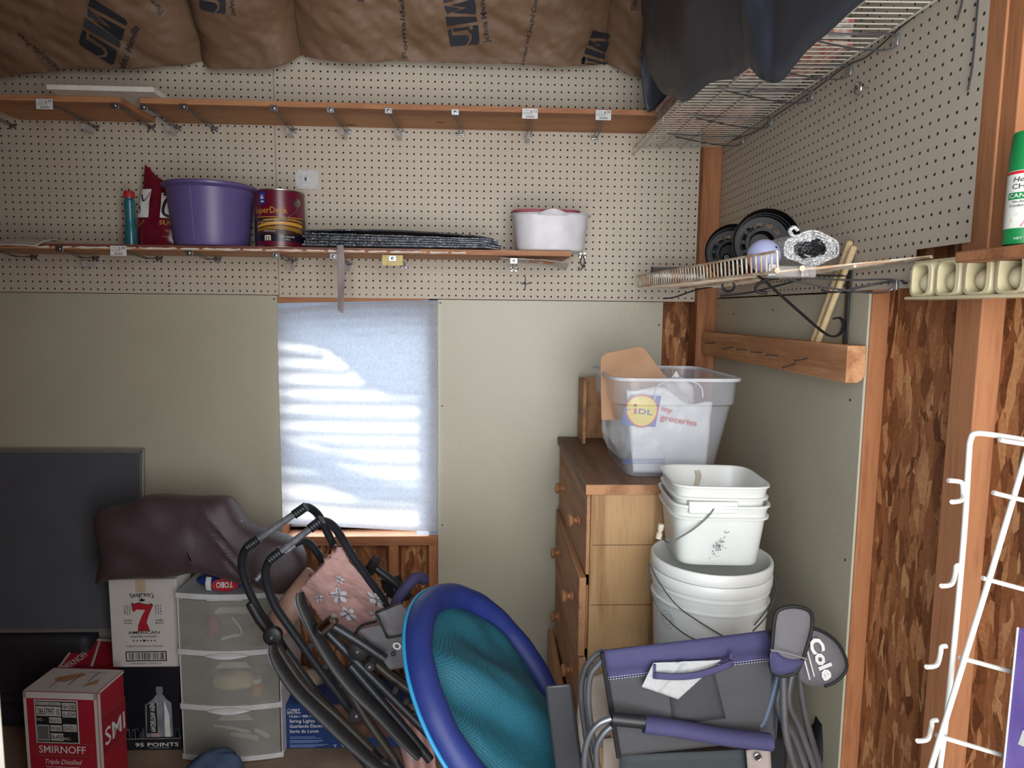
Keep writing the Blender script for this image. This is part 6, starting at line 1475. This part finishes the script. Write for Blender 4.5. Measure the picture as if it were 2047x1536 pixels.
for (fu, fv, s_, ro) in ((.42,.42,.12,.3),(.30,.66,.10,1.2),(.84,.70,.12,2),(.62,.28,.06,.7),(.17,.25,.06,.2),(.85,.92,.07,.6),(.60,.85,.07,1.6)):
    for k in range(5):
        a = ro+k*1.257; P_ = []
        for j in range(9):
            w_ = j/8*2*math.pi; x = .62+.42*math.cos(w_); y = .30*math.sin(w_); P_.append((x, y))
        b.poly([(fu+s_*(x*math.cos(a)-y*math.sin(a)), fv+s_*(x*math.sin(a)+y*math.cos(a))) for x, y in P_], fm2(.0045), M_PETAL)
    for k in range(4):
        a = ro+.6+k*1.5; b.poly([(fu+s_*(x*math.cos(a)-y*math.sin(a)), fv+s_*(x*math.sin(a)+y*math.cos(a))) for x, y in ((.0,.0),(.5,.12),(1.35,.0),(.5,-.12))], fm2(.005), M_GLEAF)
b.build('flower_print', t, flat=True)
# pink fabric tail below the frames
def fl2(u, v): return at(770+70*u+40*v, 1395+150*v+20*u, -.60+.02*math.sin(u*9+v*3)+.01*nz((u*4, v*5, 1), 1, 1))
b = MB(); b.sheet(fl2, 14, 18, M_FLOR, -.012); tag(b.build('floral_cushion', origin=fl2(.5, 1), angle=180), 'pink floral pad end hanging low behind the black frames at the bottom edge', 'cushion')
# rolled beige head pillow
M_BEIGE = mat('dusty tan vinyl', (176, 142, 124), .55, c2=(160, 126, 110), scale=8, bump=.2, bscale=60)
A_ = at(545, 1262, -.52); B_ = at(635, 1148, -.44)
t = thing('head_roll', 'tan vinyl head roll lying behind the folded lounger tubes', 'pillow', A_)
b = MB(); b.tube([A_, A_.lerp(B_, .03), A_.lerp(B_, .5), A_.lerp(B_, .97), B_], [.038, .043, .044, .042, .036], M_BEIGE, 28); b.build('roll', t, angle=60)
b = MB(); b.tube([A_+V((-.001,-.002,-.002))+((B_-A_).normalized())*-.003, A_+(B_-A_).normalized()*.004], .040, mat('olive piping end', (120, 112, 84), .6), 28); b.build('end_disc', t)
# ================================================================ small folded camp chair between lounger and float
M_GREY = mat('grey polyester', (108, 106, 110), .75, c2=(96, 94, 98), scale=10, bump=.3, bscale=300); M_PUR = mat('dusky purple polyester', (66, 64, 102), .8, c2=(58, 56, 92), scale=10, bump=.3, bscale=300)
M_PIP = mat('black binding', (24, 24, 26), .7)
t = thing('camp_chair', 'folded grey and purple camp chair wedged between the floral pad and the pool float', 'camp chair', at(790, 1536, -.7))
def quadf(pts, Y, amp=.006, seed=1, bul=.0):
    a, b_, c, d = pts
    def f(u, v):
        px = (a[0]*(1-u)+b_[0]*u)*(1-v)+(d[0]*(1-u)+c[0]*u)*v; py = (a[1]*(1-u)+b_[1]*u)*(1-v)+(d[1]*(1-u)+c[1]*u)*v
        y = Y if not callable(Y) else Y(u, v)
        return at(px, py, y-bul*math.sin(math.pi*u)*math.sin(math.pi*v)+amp*nz((u*4, v*4, seed), 1, seed))
    return f
f = quadf([(715,1262),(842,1225),(850,1330),(780,1340)], -.80, .01, 2, .015); b = MB(); b.sheet(f, 24, 16, M_GREY, -.005); b.build('seat_fabric', t, angle=180)
b = MB(); g = lambda x, y: f(x, y)+V((0, -.006, 0)); gt = lambda x, y: g(x, 1-y); b.text('olo', gt, .58, .40, .24, M_WHITE, w=.42, bold=.04, rot=R(-12)); b.text('A', gt, .70, .55, .20, M_WHITE, w=.14, bold=.04, rot=R(-20)); b.build('lettering', t, flat=True)
f2 = quadf([(752,1225),(800,1205),(850,1262),(775,1275)], -.84, .006, 3, .012); b = MB(); b.sheet(f2, 16, 12, M_GREY, -.008); b.build('pouch_flap', t, angle=180)
b = MB(); b.tube([f2(0, j/8) for j in range(8, 0, -1)]+[f2(j/8, 0) for j in range(9)], .004, M_PIP, 8); b.tube([f2(j/8, 1) for j in range(9)], .0038, M_PIP, 8); b.build('binding', t); b = MB(); b.tube(smooth([at(710,1268,-.81), at(722,1252,-.82), at(752,1243,-.84)], 4), .004, M_PIP, 8); b.build('seat_binding', t)
b = MB(); b.tube(path([(786,1222),(800,1192),(822,1164),(835,1155),(850,1160)], -.74, -.66), [.016]*24+[.014], M_PUR, 14); b.build('purple_sleeve', t)
b = MB(); c = at(786, 1308, -.83); b.tube([c+V((.005*math.cos(j*.785), 0, .005*math.sin(j*.785))) for j in range(8)], .0018, M_PIP, 6, closed=True); b.build('grommet', t)
# dark pouch on the wood
f3 = quadf([(760,1160),(800,1150),(815,1200),(775,1215)], -.45, .008, 5, .03); b = MB(); b.sheet(f3, 12, 12, M_BLACK, -.02); tag(b.build('black_pouch', origin=at(790,1200,-.45), angle=180), 'black fabric pouch against the wood below the window', 'pouch')
# ================================================================ CAMP CHAIRS AT LOWER RIGHT
Yc = -1.22
M_STL = mat('grey steel chair tube', (132, 136, 142), .35, .7, c2=(110, 114, 120), scale=12); M_DKF = mat('charcoal polyester', (74, 74, 76), .8, c2=(66, 66, 68), scale=8, bump=.25, bscale=400)
t = thing('camp_chair', 'folded purple and charcoal camp chair with white cloth hanging over its back, lower right', 'camp chair', at(1380, 1600, Yc))
f = quadf([(1205,1303),(1540,1262),(1552,1480),(1238,1512)], lambda u, v: Yc-.02*math.sin(math.pi*u), .004, 2, .008)
bk = lambda u, v: f(u, v)
b = MB(); b.sheet(lambda u, v: bk(u, v), 40, 30, M_DKF, -.006); b.build('back_panel', t, angle=180)
b = MB(); b.sheet(lambda u, v: bk(u, .265*v)+V((0, -.003-.010*math.sin(math.pi*min(1, v*1.3)), .004*(1-v))), 36, 10, M_PUR, -.012); o = b.build('top_band', t, angle=180)
b = MB()
for v in (.235, .255):
    for k in range(60): b.tube([bk(k/60, v)+V((0, -.0062, 0)), bk(k/60+.009, v)+V((0, -.0062, 0))], .0006, M_WHITE, 4)
b.build('white_stitching', o)
hd = lambda u, v: bk(.27+.46*u, .17+.055*math.sin(u*math.pi)*1.0+.055*v-.03*u)+V((0, -.036, 0))
b = MB(); b.sheet(hd, 20, 4, M_PUR, -.004); b.build('carry_handle', t, angle=180)
b = MB()
for u in (.0, .985): b.sheet(lambda a, c: hd(u+.035*(a-.3), 0)+V((0, .006, .014-.03*c)), 4, 4, M_PUR, -.004)
b.build('handle_patch', t)
b = MB(); b.tube([bk(0, j/16)+V((-.002, -.004, 0)) for j in range(17)], .0052, M_PIP, 8); b.build('binding', t); b = MB(); b.tube([bk(.985, j/16)+V((0, -.006, 0)) for j in range(6)], .005, M_PIP, 8); b.build('binding', t)
b = MB(); b.sheet(lambda u, v: bk(.35+.3*u, .30+.68*v)+V((0, -.0015, 0)) if 0 else bk(.36+(.28+.05*v)*u, .265+.48*v)+V((0, -.0035, 0)), 8, 8, mat('darker charcoal panel', (60, 60, 64), .8), -.001); b.build('centre_panel', t, angle=180)
sl_ = path([(1222,1437),(1258,1441),(1290,1444)], Yc-.05); b = MB(); b.tube(sl_, .0135, M_BLACK, 14); b.build('black_grip', t)
b = MB(); b.tube(path([(1286,1448),(1360,1458),(1450,1474),(1540,1484)], Yc-.05), .0205, M_PUR, 16, flat=.8); b.build('purple_sleeve', t, angle=60)
for pts, y0, y1 in (([(1207,1302),(1188,1312),(1170,1338),(1162,1380),(1168,1450),(1185,1560)], -1.20, -1.16), ([(1207,1316),(1196,1328),(1180,1352),(1176,1400),(1184,1470),(1200,1560)], -1.22, -1.2), ([(1222,1437),(1196,1448),(1176,1476),(1168,1520),(1172,1570)], -1.27, -1.27), ([(1222,1452),(1204,1470),(1192,1500),(1196,1570)], -1.25, -1.25)):
    b = MB(); b.tube(path(pts, y0, y1), .0068, M_STL, 12); b.build('frame_tube', t)
for k, (pts, y0, y1) in enumerate([([(1578,1325),(1558,1380),(1556,1420),(1590,1480),(1622,1570)], -1.20, -1.2), ([(1588,1325),(1576,1400),(1600,1460),(1640,1570)], -1.16, -1.16), ([(1594,1325),(1612,1440),(1650,1570)], -1.10, -1.10), ([(1560,1335),(1532,1430),(1520,1452)], -1.22, -1.22), ([(1566,1330),(1570,1460),(1598,1560)], -1.25, -1.25)]):
    b = MB(); b.tube(path(pts, y0, y1), .0078, M_STL if k != 3 else mat('blue grey tube', (96, 112, 130), .4, .5), 12); b.build('frame_tube', t)
b = MB(); b.sheet(quadf([(1530,1340),(1560,1345),(1552,1480),(1528,1490)], -1.17, .003, 4), 6, 10, mat('slate blue panel', (70, 92, 112), .7), -.004); b.build('side_panel', t)
f4 = quadf([(1240,1512),(1500,1500),(1500,1600),(1240,1600)], -1.21, .003, 4); b = MB(); b.sheet(f4, 10, 6, mat('dark green grey seat', (56, 64, 66), .8), -.006); b.build('seat_fabric', t, angle=180)
f5 = quadf([(1492,1502),(1540,1495),(1545,1600),(1500,1600)], -1.23, .002, 5); b = MB(); b.sheet(f5, 6, 6, mat('taupe webbing', (160, 148, 142), .8), -.004); o = b.build('corner_patch', t, angle=180)
b = MB(); c = at(1515, 1514, -1.24); b.tube([c+V((.007*math.cos(j*.5236), 0, .007*math.sin(j*.5236))) for j in range(12)], .0016, M_CHR, 6, closed=True); b.lathe([(0,0),(.005,0),(.004,.004),(0,.005)], M_BLACK, Matrix.Translation(c) @ Matrix.Rotation(R(90), 4, 'X'), 12); b.build('eyelet', o)
# white cloth hung over the handle
cl = [(1304,1320),(1440,1318),(1350,1396),(1283,1376)]
def clf(u, v):
    px = 1304+138*u-20*v*(1-u)-60*v*u; py = 1322-6*u+v*(56+6*u*1.0+20*math.sin(min(1,u*1.6)*3.1)*.9-60*max(0,u-.45)*1.4)
    return at(px, py, Yc-.033-.004*math.exp(-((u-.42)/.04)**2)+.003*nz((u*4, v*4, 1), 1, 2))
clf = quadf([(1306,1326),(1442,1320),(1356,1399),(1283,1374)], lambda u, v: Yc-.043-.005*math.exp(-((u-.42)/.05)**2), .003, 4)
b = MB(); b.sheet(clf, 30, 14, mat('white linen cloth', (178, 180, 180), .85, c2=(164, 166, 166), scale=120, bump=.3, bscale=400), -.0015)
tag(b.build('white_cloth', origin=clf(.5, 1), angle=180), 'torn white cloth tucked under the purple carry handle', 'cloth')
# grey and purple arm pouch
t = thing('chair_pouch', 'grey pouch with purple end and black binding over the chair frames', 'pouch', at(1560, 1350, -1.27))
pc_ = [(1548,1232),(1560,1216),(1590,1212),(1618,1222),(1622,1248),(1612,1290),(1600,1325),(1585,1345),(1560,1350),(1542,1340),(1540,1320),(1543,1280)]
def inpoly(poly, Y, m, name, par, th=.012, split=None):
    P_ = smooth([at(px, py, Y) for px, py in poly], 4, True); n = len(P_); c = sum(P_, V((0,0,0)))/n
    b = MB(); b.grid(lambda u, v: c.lerp(P_[int(round(u*n)) % n], v)+V((0, -th*(1-v**3), 0)), n, 6, m, cu=True); b.grid(lambda u, v: c.lerp(P_[-int(round(u*n)) % n], v)+V((0, th*(1-v**3), 0)), n, 6, m, cu=True)
    o = b.build(name, par, angle=180); return o, P_
o, P_ = inpoly(pc_, -1.28, M_GREY, 'pouch_body', t)
o2, _ = inpoly([(1541,1302),(1570,1312),(1606,1322),(1598,1336),(1585,1345),(1560,1350),(1542,1340)], -1.288, M_PUR, 'purple_end', t, .010)
b = MB(); n = len(P_); b.tube([p+V((0, -.003, 0)) for p in P_], .0042, M_PIP, 8, closed=True); b.build('binding', t)
b = MB(); b.tube(path([(1541,1300),(1575,1306),(1612,1318)], -1.302), .0035, mat('light grey stripe', (170, 170, 172), .7), 8, flat=.3); b.build('light_stripe', t)
t = thing('carry_bag', 'grey bag printed with large white letters beside the right stud', 'bag', at(1640, 1370, -1.15))
pb_ = [(1606,1268),(1622,1256),(1650,1266),(1675,1288),(1690,1320),(1688,1342),(1668,1362),(1640,1372),(1612,1368),(1598,1352),(1604,1310)]
o, P_ = inpoly(pb_, -1.15, M_GREY, 'bag_body', t, .02)
b = MB(); b.tube([P_[k]+V((0, -.003, 0)) for k in range(4, 28)], .004, M_PIP, 8); b.build('binding', t)
b = MB(); mp = lambda x, y: at(x, -y, -1.174); b.text('Cole', mp, 1632, -1322, 26, M_WHITE, w=88, rot=R(-68), bold=.10); 
for k in range(2): b.tube([mp(1611-k*9+6*math.cos(j*.3)*0+k*0+(j*2.4), -(1290+j*9+k*6)) for j in range(8)], .0016, M_WHITE, 5)
b.build('lettering', t, flat=True)
# beige chair behind, black armchair arm in front of float
t = thing('camp_chair', 'folded beige camp chair behind the purple one, left edge showing', 'camp chair', at(1180, 1600, -1.1))
f6 = quadf([(1166,1360),(1215,1345),(1222,1490),(1156,1510)], -1.08, .004, 7, .01); b = MB(); b.sheet(lambda u, v: f6(u, v)+V((-.010*math.sin(v*3.1)*(1-u), 0, 0)), 10, 14, mat('beige canvas', (170, 158, 146), .85, bump=.3, bscale=300), -.01); b.build('canvas_panel', t, angle=180)
f7 = quadf([(1205,1480),(1240,1475),(1240,1600),(1205,1600)], -1.1, .002, 3); b = MB(); b.sheet(f7, 6, 6, MATS['beige canvas'], -.006); b.build('lower_panel', t, angle=180)
t = thing('folding_chair', 'black arm of a folded chair standing between the pool float and the camp chairs', 'chair', at(1130, 1650, -1.12))
b = MB(); Q_ = [(1089,1372),(1142,1367),(1176,1640),(1122,1650)]; b.hexa([at(*Q_[3], -1.14), at(*Q_[2], -1.14), at(*Q_[2], -1.10), at(*Q_[3], -1.10), at(*Q_[0], -1.14), at(*Q_[1], -1.14), at(*Q_[1], -1.10), at(*Q_[0], -1.10)], mat('satin black arm', (52, 54, 58), .45)); b.build('arm', t, bevel=.006, seg=3)
b = MB(); b.tube(path([(1148,1440),(1156,1500),(1168,1600)], -1.08), .006, M_TUB, 10); b.build('frame_tube', t)
# black bag at the right, behind the tubes
blob('black_bag', 'black fabric bag behind the chair tubes at the foot of the right wall', 'bag', tuple(at(1655, 1500, -.95)), .10, (.45,.5,1.35), mat('black nylon', (26, 26, 30), .6, bump=.5, bscale=30), 4)
